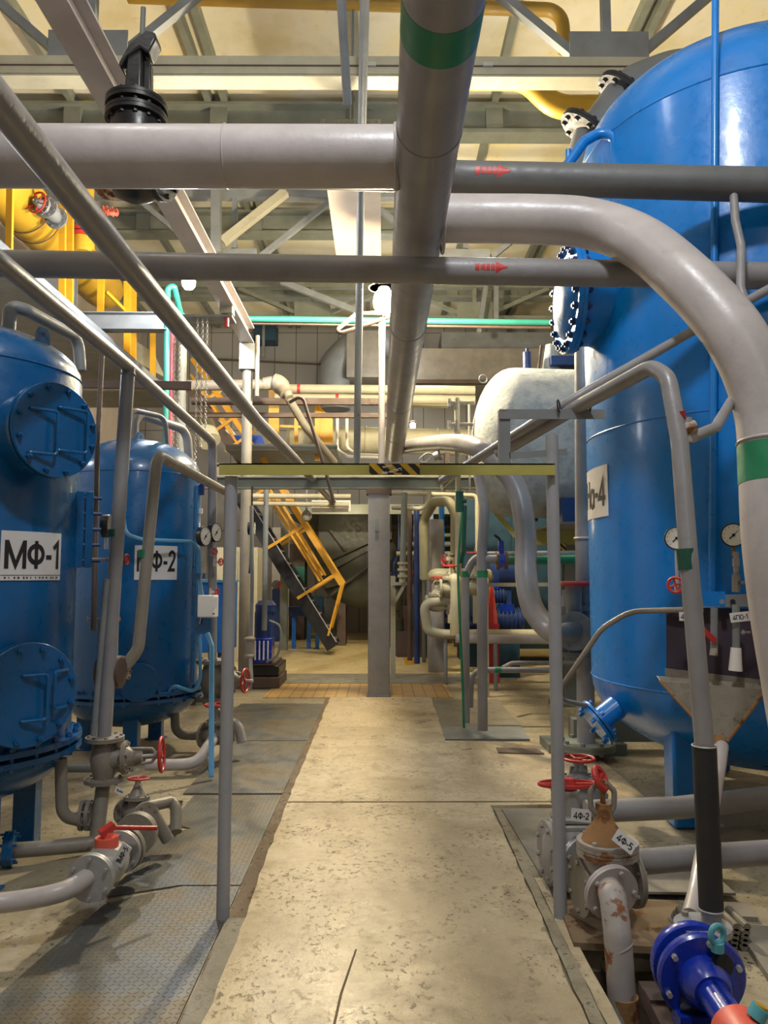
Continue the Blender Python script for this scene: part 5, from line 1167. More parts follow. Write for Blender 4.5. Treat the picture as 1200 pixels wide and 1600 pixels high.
for k, (px, yy, sc_, lb) in enumerate(((790, 970, 1.0, 'blue electric motor of the pump bay, right of the orange cone'), (770, 930, .8, 'upper blue machine behind the blue electric motor'), (742, 978, .7, 'small dark blue motor between the grey stand pipes'))):
    Yk = 12.4 + .7 * k; m_ = P(px, yy, Yk); t = thing('electric_motor', lb, 'motor', V((m_.x, Yk, max(0, m_.z - .25 * sc_))))
    MB().lathe(m_ - V((.28 * sc_, 0, 0)), (1, 0, 0), [(0, 0), (.15 * sc_, .01), (.19 * sc_, .05), (.19 * sc_, .5 * sc_), (.15 * sc_, .56 * sc_), (0, .57 * sc_)], 24).build('casing', 'navy', t)
    for j in range(7): MB().lathe(m_ + V((-.2 * sc_ + .065 * sc_ * j, 0, 0)), (1, 0, 0), [(.18 * sc_, 0), (.215 * sc_, 0), (.215 * sc_, .02), (.18 * sc_, .02)], 24).build('cooling_fin', 'navy', t)
    MB().box(m_ + V((0, -.05, .2 * sc_)), (.22 * sc_, .2, .13 * sc_)).build('terminal_box', 'pump', t)
    zb_ = max(0.0, 0.0); MB().b2((m_.x - .2 * sc_, Yk - .12, 0), (m_.x + .2 * sc_, Yk + .12, m_.z - .16 * sc_)).build('pedestal', 'teal_dark', t)
    MB().cyl(m_ - V((.44 * sc_, 0, 0)), m_ - V((.28 * sc_, 0, 0)), .07 * sc_, 14).build('coupling', 'red' if k == 0 else 'steel', t)
t = thing('warning_cone', 'tall orange red pointed guard left of the blue motors', 'guard', P(766, 970, 11.7))
MB().prism([P(756, 975, 11.7), P(778, 975, 11.7), P(771, 918, 11.7), P(766, 915, 11.7)], (0, .1, 0)).build('panel', 'orange', t)
MB().prism([P(762, 975, 11.66), P(772, 975, 11.66), P(768, 915, 11.66)], (0, .03, 0)).build('front_rib', 'red', t)
MB().b2((P(755, 975, 11.7).x, 11.65, 0), (P(779, 975, 11.7).x, 11.85, P(755, 975, 11.7).z)).build('base', 'red', t)
t = thing('walkway_rail', 'long cream horizontal rail behind the stand pipes', 'rail', P(800, 913, 10.0))
MB().bar(P(735, 914, 10.3), P(905, 913, 10.3), .03, .05).build('rail', 'beige', t)
for px in (760, 860): MB().bar(P(px, 914, 10.35), V((P(px, 914, 10.35).x, 10.35, 0)), .04, .04).build('rail_post', 'beige', t)
t = thing('blue_tank', 'dark teal tank behind the cream pipes on the right', 'tank', P(790, 960, 14))
MB().b2((P(725, 900, 14).x, 13.9, .3), (P(905, 900, 14).x, 15.5, P(725, 782, 14).z)).build('shell', 'teal_dark', t)
for px in (745, 800, 860): MB().b2((P(px, 900, 13.85).x, 13.84, .3), (P(px, 900, 13.85).x + .05, 13.9, P(725, 782, 14).z)).build('stiffener', 'teal_dark', t)
MB().b2((P(725, 900, 14).x, 14.0, 0), (P(725, 900, 14).x + .3, 15.4, .3)).build('foot', 'teal_dark', t); MB().b2((P(890, 900, 14).x, 14.0, 0), (P(890, 900, 14).x + .3, 15.4, .3)).build('foot', 'teal_dark', t)
t = thing('blue_cylinder', 'mid blue vessel end behind the cream drum', 'tank', P(790, 930, 13))
MB().lathe(P(765, 890, 13.1), (1, 0, 0), [(0, 0), (.2, .03), (.3, .12), (.3, .5), (0, .52)], 28).build('shell', 'navy', t)
MB().b2(P(765, 890, 13.1) + V((.2, -.1, -1.6)), P(765, 890, 13.1) + V((.35, .1, -.25))).build('leg', 'navy', t)
t = thing('diagonal_brace', 'yellow black edged steel brace under the white vessel', 'brace', P(800, 830, 9.6))
MB().bar(P(762, 785, 9.5), P(806, 838, 9.4), .06, .06).build('brace', 'beam_yellow', t)
pipe('thin_pipe', 'thin green bent pipe right of the yellow brace', [P(808, 905, 9.9), P(806, 820, 9.9), P(812, 812, 9.9), P(840, 812, 9.9)], .022, 'dkgreen', bend=.08)
pipe('thin_pipe', 'cream horizontal pipe behind the green tap at crossbar height', [P(612, 770, 12.8), P(745, 774, 12.8), P(746, 870, 12.8)], .035, 'beige', bend=.08)
pipe('thin_pipe', 'cream bent pipe hanging left of the cream arch', [P(612, 793, 12.4), P(660, 795, 12.4), P(670, 785, 12.4), P(671, 768, 12.4)], .035, 'beige', bend=.15)
pipe('process_pipe', 'pale green upright pipe with a flange right of the middle column', [P(629, 900, 12.0), P(632, 770, 12.0)], .05, 'green_grey', bend=0)
t = thing('process_valve', 'cream flanged valve at the foot of the pale green pipe', 'valve', P(629, 910, 12.0))
for yy in (880, 890, 900): MB().cyl(P(629, yy + 2, 12.0), P(629, yy - 2, 12.0), .08, 16).build('flange', 'beige', t)
MB().cyl(P(629, 910, 12.0), P(629, 880, 12.0), .055, 14).build('body', 'beige', t)
t = thing('wall_rack', 'cream bracket rack right of the middle column', 'rack', P(622, 980, 12.1))
MB().bar(P(612, 912, 12.1), P(636, 912, 12.1), .06, .05).bar(P(632, 914, 12.1), P(616, 942, 12.1), .05, .05).build('arm', 'beige', t)
MB().bar(P(614, 900, 12.15), V((P(614, 900, 12.15).x, 12.15, 0)), .08, .08).build('post', 'beige', t)
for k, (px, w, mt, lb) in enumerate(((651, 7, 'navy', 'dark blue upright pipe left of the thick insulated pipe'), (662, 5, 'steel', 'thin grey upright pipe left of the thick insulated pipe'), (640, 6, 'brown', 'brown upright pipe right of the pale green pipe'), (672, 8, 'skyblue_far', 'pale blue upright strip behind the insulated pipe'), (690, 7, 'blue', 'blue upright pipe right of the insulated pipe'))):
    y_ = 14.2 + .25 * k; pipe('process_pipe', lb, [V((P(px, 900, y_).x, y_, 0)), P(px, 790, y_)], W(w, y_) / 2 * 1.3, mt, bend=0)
t = thing('pipe_manifold', 'dark machinery with pipe stubs behind the cream valves', 'machine', P(650, 980, 15.5))
for k in range(5): MB().cyl(V((P(625 + 11 * k, 900, 15.5).x, 15.5, 0)), V((P(625 + 11 * k, 900, 15.5).x, 15.5, .75 + .25 * (k % 3))), .09, 14).build('stub', 'brown' if k % 2 else 'olive', t)
MB().b2((P(620, 900, 15.4).x, 15.3, 0), (P(690, 900, 15.4).x, 15.7, .5)).build('block', 'brown', t)
t = thing('floor_skid', 'small yellow low frame on the floor left of the cream pipe', 'frame', P(645, 985, 13.4))
MB().bar(PF(640, 973, .04), PF(700, 973, .04), .06, .06).bar(PF(640, 973, .04), PF(645, 985, .04), .06, .06).build('rail', 'gas', t)

# ------------------------------------------------------------------ pipes and platforms above the crossbar, far hall
pipe('process_pipe', 'teal green pipe crossing the hall behind the lamps', [V((P(262, 700, 10.8).x, 10.8, 0)), P(262, 450, 10.8), P(272, 446, 10.8), P(283, 494, 11.2), P(300, 497, 11.4), P(860, 504, 11.4)], W(4.6, 11.4), 'teal', bend=.18)
tag(MB().bar(P(330, 504, 11.5), P(860, 512, 11.5), .05, .04).build('support_angle', 'brown'), 'thin rusty angle iron under the teal pipe', 'angle iron')
tag(MB().ibeam(P(45, 503, 10.8), P(262, 504, 10.8), .2, .25, .014).build('platform_beam', 'steel'), 'grey I-beam at left below the yellow railing posts', 'beam')
t = thing('insulated_pipe', 'grey insulated pipe above the stairs with a swollen elbow at its end', 'pipe', P(420, 605, 12.4))
MB().tube([P(120, 604, 12.4), P(425, 601, 12.4)], W(8.5, 12.4), 20).build('pipe_run', 'cast', t)
MB().tube([P(412, 600, 12.4), P(432, 598, 12.4), P(446, 612, 12.3), P(452, 622, 12.25)], [W(10, 12.4), W(14, 12.4), W(12, 12.4), W(7, 12.4)], 20, smooth=True).build('elbow_lagging', 'cast', t)
pipe('insulated_pipe', 'grey insulated pipe sloping down from under the swollen elbow', [P(448, 618, 12.3), P(478, 668, 12.6), P(522, 722, 13.95)], W(6.5, 12.5), 'cast', bend=.3)
pipe('thin_pipe', 'thin bent dark rod sloping down above the crossbar', [P(452, 629, 9.6), P(472, 617, 9.6), P(507, 730, 9.6), P(522, 785, 9.6)], .022, 'brown', bend=.08)
for k, (y0, y1, px0, px1, lb) in enumerate(((622, 632, 300, 600, 'upper dark brown platform beam behind the diagonal pipe'), (645, 652, 290, 610, 'lower dark brown platform beam behind the diagonal pipe'))):
    Yk = 13.3; p = P(px0, (y0 + y1) / 2, Yk); q = P(px1, (y0 + y1) / 2 + 1, Yk); tag(MB().bar(p, q, .1, W(y1 - y0, Yk)).build('platform_beam', 'brown'), lb, 'beam')
for k, (yy, lb, bx) in enumerate(((608, 'upper white pipe with a red band in the far hall', 467), (623, 'lower white pipe with a red band in the far hall', 527))):
    Yk = 14.5 + .1 * k; t = thing('process_pipe', lb, 'pipe', P(590, yy, Yk)); a, b = P(430, yy - 1, Yk), P(742, yy + 2, Yk)
    MB().tube([a, b], W(7, Yk) * (1 + .1 * k), 16).build('pipe_run', 'beige', t); m_ = a.lerp(b, (bx - 430) / 312); d = (b - a).normalized(); MB().cyl(m_ - d * .03, m_ + d * .03, W(7, Yk) * (1.03 + .1 * k), 16).build('colour_band', 'red', t)
pipe('insulated_pipe', 'pale yellow insulated pipe behind the header pipe end', [P(625, 629, 15.2), P(700, 631, 15.2)], W(7, 15.2), 'beige', bend=0)
t = thing('heat_exchanger', 'long cream horizontal vessel behind the crossbar', 'tank', P(650, 705, 16.5))
a, b = P(448, 684, 16.9), P(742, 692, 16.9)
MB().lathe(a, b - a, [(0, 0), (.2, .02), (.28, .1), (.29, .2), (.29, (b - a).length)], 32).build('shell', 'beige', t)
for q in (.15, .42, .8): MB().torus(a.lerp(b, q), b - a, .295, .02, 32, 6).build('band', 'beige', t)
for q in (.2, .85): m_ = a.lerp(b, q); MB().b2(V((m_.x - .05, m_.y - .15, 3.14)), V((m_.x + .05, m_.y + .15, m_.z - .15))).build('saddle', 'brown', t)
for k, (px, ye, lb) in enumerate(((527, 703, 'left thin cream bent pipe in front of the cream vessel'), (542, 700, 'right thin cream bent pipe in front of the cream vessel'))):
    pipe('thin_pipe', lb, [P(px, 648, 15.0), P(px, ye, 15.0), P(px + 16, ye + 10, 15.0), P(600, ye + 12, 15.0)], .03, 'white', bend=.15)
tag(MB().ibeam(P(330, 738, 14.0), P(745, 745, 14.0), .2, .32, .02).build('platform_beam', 'cast'), 'wide pale platform beam just behind the crossbar', 'beam')
pipe('process_pipe', 'upper cream pipe below the crossbar between stairs and column', [P(392, 775, 13.6), P(548, 776, 13.6)], .045, 'beige', bend=0)
pipe('process_pipe', 'lower cream pipe below the crossbar between stairs and column', [P(392, 786, 13.7), P(545, 789, 13.7)], .045, 'beige', bend=0)
t = thing('junction_panel', 'white panel under the platform beside the end of the diagonal pipe', 'panel', P(530, 800, 14.0)); MB().b2((P(487, 790, 14).x, 13.96, P(487, 800, 14).z), (P(548, 790, 14).x, 14.04, P(487, 782, 14).z)).build('sheet', 'white', t)
MB().bar(P(500, 800, 14), P(500, 748, 14), .04, .04).build('hanger', 'steel', t)
# far tank under platform
t = thing('dark_drum', 'huge dark olive horizontal drum end behind the middle column', 'drum', P(540, 960, 18))
dc = P(561, 884, 18.0)
MB().lathe(dc - V((0, .3, 0)), (0, 1, 0), [(0, -.10), (.4, -.07), (.76, -.02), (.90, .06), (.97, .14), (.97, 2.0)], 48).build('shell', 'olive', t)
x0, x1, zt_, zb_ = P(498, 800, 17.6).x, P(612, 800, 17.6).x, P(498, 800, 17.6).z, P(498, 852, 17.6).z
MB().prism([V((x0, 17.6, zt_)), V((x0, 17.6, zb_ - .3)), V((x0 + .35, 17.55, zb_ - .55)), V((x1, 17.6, zb_ + .15)), V((x1, 17.6, zt_))], (0, .06, 0)).build('upper_sheet', 'olive', t)
MB().prism([V((x0, 17.6, zb_ - .3)), V((x0 + .1, 17.62, zb_ - 1.0)), V((x0 + .75, 17.56, zb_ - .85)), V((x0 + .35, 17.55, zb_ - .55))], (0, .05, 0)).build('hanging_sheet', 'olive', t)
for (u0, v0, u1, v1) in ((505, 880, 580, 845), (510, 935, 580, 880), (516, 828, 540, 860)): MB().bar(P(u0, v0, 17.5), P(u1, v1, 17.5), .02, .05).build('fold_rib', 'olive', t)
for sx in (-.5, .4): MB().b2((dc.x + sx, 17.8, 0), (dc.x + sx + .2, 18.6, dc.z - .7)).build('leg', 'brown', t)
t = thing('bucket', 'dirty white bucket with a brush handle left of the middle column', 'bucket', PF(567, 982))
p = PF(567, 982); MB().lathe(p, (0, 0, 1), [(0, 0), (.115, 0), (.125, .31), (.115, .31), (.105, .02), (0, .02)], 24).build('pail', 'silver', t)
MB().bar(p + V((-.02, 0, .05)), p + V((-.05, .02, .58)), .03, .04).build('brush_handle', 'yellow', t)
# lamp fixture on bracket
t = thing('pendant_lamp', 'small grey pendant lamp under the platform behind the stairs', 'lamp', P(480, 820, 14.0))
MB().cyl(P(479, 800, 14.0), P(479, 748, 14.0), .02, 8).build('stem', 'steel', t); MB().lathe(P(479, 813, 14.0), (0, 0, 1), [(0, -.03), (.06, 0), (.09, .06), (.09, .12), (.04, .18)], 20).build('shade', 'cast', t)
t = thing('floodlight', 'small floodlight with looped cable above the crossbar', 'lamp', P(686, 760, 9.9))
MB().cyl(P(677, 714, 9.9), P(688, 711, 9.9), .05, 16, .07).build('head', 'silver', t); MB().tube([P(683, 718, 9.9), P(691, 765, 9.9), P(715, 742, 9.9)], .022, 8).build('arm', 'beige', t)
MB().tube([P(684, 714, 9.9), P(668, 708, 9.9), P(655, 718, 9.9), P(665, 722, 9.9), P(678, 712, 9.9), P(700, 722, 9.9), P(715, 728, 9.9)], .008, 6, smooth=True).build('cable', 'silver', t)

# ------------------------------------------------------------------ yellow stairs at left
SY = 15.6
def stair_pt(px, py, Y=SY): return P(px, py, Y)
t = thing('staircase', 'steep black steel staircase with yellow handrails left of the column', 'staircase', PF(520, 1022))
bt, tp = P(520, 1012, SY), P(372, 772, SY)
for dy, dx in ((0, 0), (.75, .0)):
    MB().bar(bt + V((dx, dy, -.0)), tp + V((dx, dy, 0)), .04, .26, (0, 0, 1)).build('stringer', 'black', t)
MB().bar(bt + V((.075, -.03, .115)), tp + V((.075, -.03, .115)), .012, .02).build('stringer_edge', 'zinc', t)
n_ = 12
for k in range(n_):
    q = bt.lerp(tp, (k + .5) / n_); MB().b2((q.x - .13, SY + .02, q.z), (q.x + .13, SY + .73, q.z + .03)).build('tread', 'slabgrey', t)
for Yr, nm in ((SY - .05, 'near'), (SY + .8, 'far')):
    ox = 0 if nm == 'near' else .0
    r0, r1, r2 = P(513, 993, SY), P(534, 913, SY), P(440, 765, SY); dY = V((ox, Yr - SY, 0))
    MB().bar(r0 + dY, r1 + dY, .04, .085, (0, 1, 0)).build('newel_post', 'yellow', t)
    MB().bar(r1 + dY, P(410, 715, SY) + dY, .04, .11).build('handrail', 'yellow', t)
    for off in (0, 9): MB().bar(P(500 + off * .5, 908 - off, SY) + dY, P(414 + off, 768 - off * .3, SY) + dY, .02, .045).build('mid_rail', 'yellow', t)
    for (x0, y0, x1, y1) in ((465, 935, 521, 899), (418, 857, 474, 822), (386, 782, 415, 764)): MB().bar(P(x0, y0, SY) + dY, P(x1, y1, SY) + dY, .03, .06).build('rail_post', 'yellow', t)
t = thing('staircase', 'upper yellow staircase flight rising left behind the hoist chains', 'staircase', P(390, 720, 16.2))
U = 16.4
for dy in (0, .8):
    MB().bar(P(428, 745, U) + V((0, dy, 0)), P(300, 560, U) + V((0, dy, 0)), .04, .1).build('handrail', 'yellow', t)
    MB().bar(P(395, 745, U) + V((0, dy, 0)), P(292, 600, U) + V((0, dy, 0)), .04, .2).build('stringer', 'brown', t)
    MB().bar(P(406, 745, U) + V((0, dy, 0)), P(298, 585, U) + V((0, dy, 0)), .03, .05).build('mid_rail', 'yellow', t)
for k in range(9):
    q = P(395, 745, U).lerp(P(292, 600, U), (k + .5) / 9); MB().b2((q.x - .12, U, q.z), (q.x + .12, U + .8, q.z + .03)).build('tread', 'brown', t)
for (x0, y0, x1, y1) in ((338, 672, 376, 645), (352, 705, 400, 672), (310, 630, 345, 610)): MB().bar(P(x0, y0, U - .03), P(x1, y1, U - .03), .03, .06).build('rail_post', 'yellow', t)
def railing(label, posts, Y, rails, extra=(), group=None):
    t = thing('safety_railing', label, 'railing', P(posts[0][0], posts[0][2], Y), group)
    for (px, y0, y1, w) in posts: MB().bar(P(px, y0, Y), P(px, y1, Y), W(w, Y), .06, (0, 1, 0)).build('post', 'yellow', t)
    for (x0, y0, x1, y1, w) in rails: MB().bar(P(x0, y0, Y), P(x1, y1, Y), .04, W(w, Y)).build('rail', 'yellow', t)
    for (x0, x1, y0, y1, y2, y3) in extra: MB().prism([P(x0, y0, Y), P(x1, y1, Y), P(x1, y3, Y), P(x0, y2, Y)], (0, .03, 0)).build('infill_panel', 'yellow', t)
    return t
railing('yellow railing on the platform right of the pale round column', [(424, 608, 692, 8), (432, 608, 692, 8)], 15.0, [(385, 607, 430, 608, 4), (385, 648, 430, 649, 3)])
railing('yellow gate railing with a slatted panel above the crossbar', [(463, 632, 720, 6), (496, 632, 720, 8)], 15.2, [(437, 666, 498, 668, 4), (466, 632, 500, 632, 3)], extra=[(496, 520, 632, 655, 700, 722)])
tag(MB().prism([P(365, 680, 16.9), P(408, 680, 16.9), P(414, 696, 16.9), P(365, 693, 16.9)], (0, .05, 0)).build('blue_sheet', 'blueplate'), 'royal blue sheet behind the pale round column', 'sheet')
tag(MB().lathe(P(448, 658, 16.6), (0, -1, 0), [(.05, 0), (.075, 0), (.075, .02), (.05, .02)], 24).build('ring_fitting', 'silver'), 'pale ring fitting left of the yellow gate railing', 'fitting')

# ------------------------------------------------------------------ gallery at upper left: gas vessel, railing posts
t = thing('gas_vessel', 'big yellow gas pipe with a rounded end on the upper left gallery', 'pipe', P(90, 420, 12))
a, b = V((-5.15, 7.5, 6.9)), V((-5.15, 14.2, 6.9)); d = V((0, 1, 0)); r = .38
MB().lathe(a, d, [(0, 0), (r, .02), (r, 6.2), (r * .93, 6.45), (r * .7, 6.62), (r * .35, 6.7), (0, 6.72)], 36).build('shell', 'gas', t)
for y in (3.2, 3.55): MB().torus(a + d * y, d, r, .012, 36, 6).build('weld_seam', 'brown', t)
for y in (1.0, 4.2): MB().b2((-5.5, 7.5 + y, 5.05), (-4.8, 7.65 + y, 6.56)).build('saddle', 'steel', t)
tag(MB().b2((-6.995, 7.0, 4.92), (-3.92, 15.0, 5.05)).build('gallery_deck', 'steel'), 'grey gallery deck under the big yellow gas pipe', 'platform')
for k, (px, y0, y1, Y, lb) in enumerate(((16, 293, 392, 9.2, 'leftmost yellow gallery post'), (98, 318, 490, 10.6, 'second yellow gallery post, in front of the gas pipe'), (110, 320, 490, 10.9, 'third yellow gallery post, close beside the second'), (158, 432, 490, 11.6, 'fourth yellow gallery post near the rounded gas pipe end'), (199, 440, 560, 12.2, 'fifth yellow gallery post, left of the long diagonal pipe'), (208, 445, 562, 12.6, 'sixth yellow gallery post, touching the long diagonal pipe'), (239, 520, 590, 13.6, 'seventh yellow gallery post, left of the teal upright pipe'))):
    tag(MB().bar(P(px, y0, Y), V((P(px, y1, Y).x, Y, 5.04)), W(10 if px < 220 else 8, Y), .05, (0, 1, 0)).build('gallery_post', 'yellow'), lb, 'post', 'yellow gallery posts')
tag(MB().bar(P(166, 456, 11.9), P(196, 486, 12.2), .04, .05).build('gallery_brace', 'yellow'), 'short slanted yellow brace at the rounded gas pipe end', 'brace')
t = gate_valve('gate_valve', 'gas valve with a spoked red wheel on the yellow gas pipe', P(80, 332, 10.4), (0, 1, 0), (-.35, -.9, .1), .16, 'steel', wr=1.0, tall=.6)
tag(MB().b2((-3.0, 14.7, 4.02), (-.85, 17.4, 4.14)).build('stair_landing', 'steel'), 'grey landing deck under the yellow railings above the crossbar', 'platform')
t = thing('gas_branch', 'vertical yellow gas pipe with red flanges above the gallery', 'pipe', P(130, 400, 11.5))
MB().cyl(P(137, 392, 11.5), P(136, 140, 11.5), .1, 20).build('pipe_run', 'gas', t)
for yy in (365, 372): MB().cyl(P(128, yy, 11.45), P(128, yy - 5, 11.45), .2, 20).build('flange', 'red', t)
MB().cyl(P(128, 395, 11.45), P(128, 370, 11.45), .15, 20).build('reducer', 'gas', t)
flange(MB(), P(172, 330, 11.3), (.3, -.6, .8), .13, .05, 8).build('side_flange', 'orange', t)
pipe('process_pipe', 'maroon upright pipe right of the teal upright pipe', [V((P(269, 700, 11.6).x, 11.6, 0)), P(269, 515, 11.6)], .05, 'pinkred', bend=0)
pipe('process_pipe', 'beige upright pipe beside the chain pair', [V((P(286, 700, 11.8).x, 11.8, 0)), P(286, 540, 11.8)], .06, 'beige', bend=0)
tag(MB().prism([P(195, 520, 14.6), P(240, 552, 14.6), P(258, 590, 14.6), P(195, 555, 14.6)], (0, .05, 0)).build('gallery_stringer', 'beige'), 'cream sloped side plate of the gallery stairs at left', 'plate')
tag(MB().cyl(P(316, 664, 13.8), P(328, 690, 13.6), .22, 20, .2).build('cream_drum', 'beige'), 'short cream drum behind the hoist chains', 'drum')

# ------------------------------------------------------------------ ducts along the far wall
t = thing('air_duct', 'curved grey duct elbow on the far wall left of the lamp post', 'duct', P(545, 600, 20))
c = P(560, 570, 20.5)
MB().tube([P(523, 640, 20.5), P(523, 570, 20.5), P(560, 534, 20.5), P(640, 533, 20.5)], .42, 20, .6).build('elbow', 'steel', t)
MB().b2((P(542, 585, 20.2).x, 20.0, P(542, 592, 20.2).z), (P(600, 585, 20.2).x, 21.98, P(542, 520, 20.2).z)).build('casing', 'cast', t)
t = thing('air_duct', 'wide flat grey duct under the roof right of the header pipe', 'duct', P(760, 590, 19))
MB().b2((P(640, 590, 19).x, 18.8, P(640, 602, 19).z), (P(930, 590, 19).x, 20.2, P(640, 548, 19).z)).build('lower_casing', 'cast', t)
MB().b2((P(690, 590, 19.2).x, 19.2, P(640, 545, 19).z), (P(930, 590, 19).x, 20.2, P(640, 515, 19).z)).build('upper_casing', 'steel', t)
MB().b2((P(640, 590, 18.7).x, 18.66, P(640, 604, 19).z), (P(930, 590, 19).x, 18.8, P(640, 598, 19).z)).build('rim', 'brown', t)
t = thing('vent_box', 'dark square vent box on the far wall left of the curved duct', 'vent', P(413, 533, 21.5)); MB().b2((P(398, 530, 21.5).x, 21.4, P(398, 533, 21.5).z), (P(431, 530, 21.5).x, 22.0, P(398, 506, 21.5).z)).build('box', 'teal_dark', t)
MB().b2((P(410, 530, 21.4).x, 21.35, P(398, 560, 21.5).z), (P(414, 530, 21.4).x, 21.42, P(398, 490, 21.5).z)).build('cable_riser', 'steel', t)
tag(MB().bar(P(330, 561, 21.9), P(520, 570, 21.9), .05, .05).build('wall_conduit', 'brown'), 'thin dark conduit along the far wall panels', 'conduit')
tag(MB().bar(P(348, 378, 12.9), P(447, 300, 12.9), .14, .14).build('roof_brace', 'beige'), 'pale cream slanted roof brace left of the air duct', 'brace')
tag(MB().bar(P(338, 395, 12.8), P(338, 296, 12.8), .16, .16, (0, 1, 0)).build('roof_strut', 'steel'), 'grey vertical roof strut left of the pale cream brace', 'strut')
tag(MB().bar(P(440, 440, 15), P(560, 488, 15), .1, .12).build('roof_brace', 'steel'), 'pale slanted roof brace above the teal pipe', 'brace')
for k, (px, lb) in enumerate(((756, 'left'), (775, 'right'))): tag(MB().bar(P(px - 8 * (1 - k), 520 - 8 * k, 17), P(px + 3 * (1 - k), 448, 17), .1, .12, (0, 1, 0)).build('roof_strut', 'steel'), lb + ' one of two grey roof struts right of the header pipe', 'strut')
for k, (x0, x1, lb) in enumerate(((-6.9, -1.2, 'cream'), (1.5, 6.8, 'cream'))): pass

# ------------------------------------------------------------------ left background under the gallery
t = thing('blue_cabinet', 'bright blue steel cabinet behind the frame post beside the second tank', 'cabinet', P(330, 1020, 9.8))
MB().b2((P(290, 900, 9.6).x, 9.6, P(330, 1020, 9.6).z), (P(352, 900, 9.6).x, 10.4, P(330, 908, 9.6).z)).build('body', 'cabinet', t)
for px in (300, 342): MB().b2((P(px, 900, 9.7).x, 9.7, 0), (P(px, 900, 9.7).x + .06, 9.8, P(330, 1020, 9.6).z)).build('leg', 'brown', t)
MB().b2((P(290, 900, 9.6).x - .02, 9.56, P(330, 910, 9.6).z), (P(354, 900, 9.6).x, 10.44, P(330, 906, 9.6).z)).build('rim', 'blue_sky', t)
t = thing('wall_cabinet', 'yellowish cream ribbed cabinet behind the pale round column', 'cabinet', P(390, 985, 14))
MB().b2((P(330, 900, 14).x, 14.0, 0), (P(402, 900, 14).x, 14.6, P(395, 855, 14).z)).build('body', 'beige', t)
for k in range(5): MB().b2((P(372 + 6 * k, 900, 13.98).x, 13.97, .1), (P(372 + 6 * k, 900, 13.98).x + .03, 14.0, P(395, 860, 14).z)).build('rib', 'beige', t)
t = thing('concrete_plinth', 'stacked black stained block plinth under the small blue pump', 'plinth', PF(405, 1076))
p0 = PF(374, 1077); x1 = PF(436, 1077).x
MB().b2((p0.x, p0.y, 0.005), (x1, p0.y + .9, .17)).build('lower_block', 'brown', t, bevel=.02); MB().b2((p0.x + .02, p0.y + .02, .175), (x1 - .01, p0.y + .88, .33)).build('upper_block', 'black', t, bevel=.02)
MB().b2((p0.x, p0.y + .0, .332), (x1 - .08, p0.y + .9, .36)).build('top_plate', 'brown', t)
t = thing('pump_unit', 'small navy blue vertical pump on the black block plinth', 'pump', P(408, 1032, 11.1))
m_ = P(409, 1030, 11.2); z_ = .362
MB().b2((m_.x - .22, 11.05, z_), (m_.x + .16, 11.4, z_ + .36)).build('gearbox', 'pump', t, bevel=.02)
MB().cyl((m_.x + .02, 11.25, z_ + .36), (m_.x + .02, 11.25, z_ + .72), .14, 24).build('motor', 'navy', t)
MB().lathe((m_.x + .04, 11.25, z_ + .72), (0, 0, 1), [(.15, 0), (.15, .1), (.1, .16), (0, .17)], 24).build('fan_cowl', 'navy', t)
for k in range(6): MB().b2((m_.x - .2 + .06 * k, 11.035, z_ + .05), (m_.x - .18 + .06 * k, 11.05, z_ + .32)).build('grille_bar', 'white', t)
MB().tube([(m_.x + .12, 11.1, z_ + .6), (m_.x + .28, 11.05, z_ + .5), (m_.x + .26, 11.02, z_ + .15), (m_.x + .1, 11.0, z_ + .02)], .018, 8, smooth=True).build('cable', 'steel', t)
for (px, Y, y0, y1, w, mt, lb) in ((391, 9.6, 1090, 900, 3, 'steel', 'thin grey upright pipe with a filter bulb left of the small blue pump'), (413, 11.0, 985, 760, 4, 'steel', 'thin grey upright pipe above the small blue pump')):
    pipe('thin_pipe', lb, [P(px, y0 if y0 < 1080 else 1078, Y), P(px + 3, y1, Y), P(px + 2, 790, Y)], W(w, Y), mt, bend=0)
t = thing('inline_filter', 'grey inline filter bulb on the thin upright pipe', 'filter', P(390, 1040, 9.55))
MB().lathe(P(390, 1028, 9.55), (0, 0, 1), [(.03, 0), (.07, .01), (.07, .03), (.055, .05), (.055, .2), (.07, .22), (.07, .24), (.03, .26)], 18).build('bulb', 'cast', t); MB().cyl(P(391, 1028, 9.55), P(393, 1066, 9.55), .025, 10).build('tail', 'zinc', t)
t = thing('chain_hoist', 'small black hand hoist hanging behind the frame post', 'hoist', P(392, 870, 10.3))
MB().cyl(P(388, 826, 10.3), P(398, 826, 10.3), .085, 20).build('drum', 'black', t); MB().tube([P(393, 835, 10.3), P(392, 880, 10.3), P(390, 896, 10.3)], .02, 8).build('hook', 'navy', t); MB().cyl(P(393, 826, 10.3), P(394, 760, 10.3), .012, 8).build('sling', 'black', t)
t = thing('blue_bench', 'blue steel bench stand behind the foot of the stairs', 'bench', P(478, 1000, 17.2))
MB().b2((P(453, 900, 17.2).x, 17.0, P(460, 962, 17.2).z), (P(505, 900, 17.2).x, 17.6, P(460, 948, 17.2).z)).build('top', 'navy', t)
for px in (461, 484, 497): MB().b2((P(px - 3, 900, 17.2).x, 17.05, 0), (P(px + 3, 900, 17.2).x, 17.15, P(460, 962, 17.2).z)).build('leg', 'cabinet', t)
MB().b2((P(488, 900, 17.3).x, 17.3, P(460, 962, 17.2).z), (P(505, 900, 17.3).x, 17.5, P(460, 932, 17.2).z)).build('box', 'teal_dark', t)
t = thing('back_machine', 'dark machine with teal panel behind the stairs', 'machine', P(465, 940, 19.5))
MB().b2((P(452, 900, 19.5).x, 19.5, 0), (P(476, 900, 19.5).x, 20.2, P(460, 850, 19.5).z)).build('frame', 'brown', t)
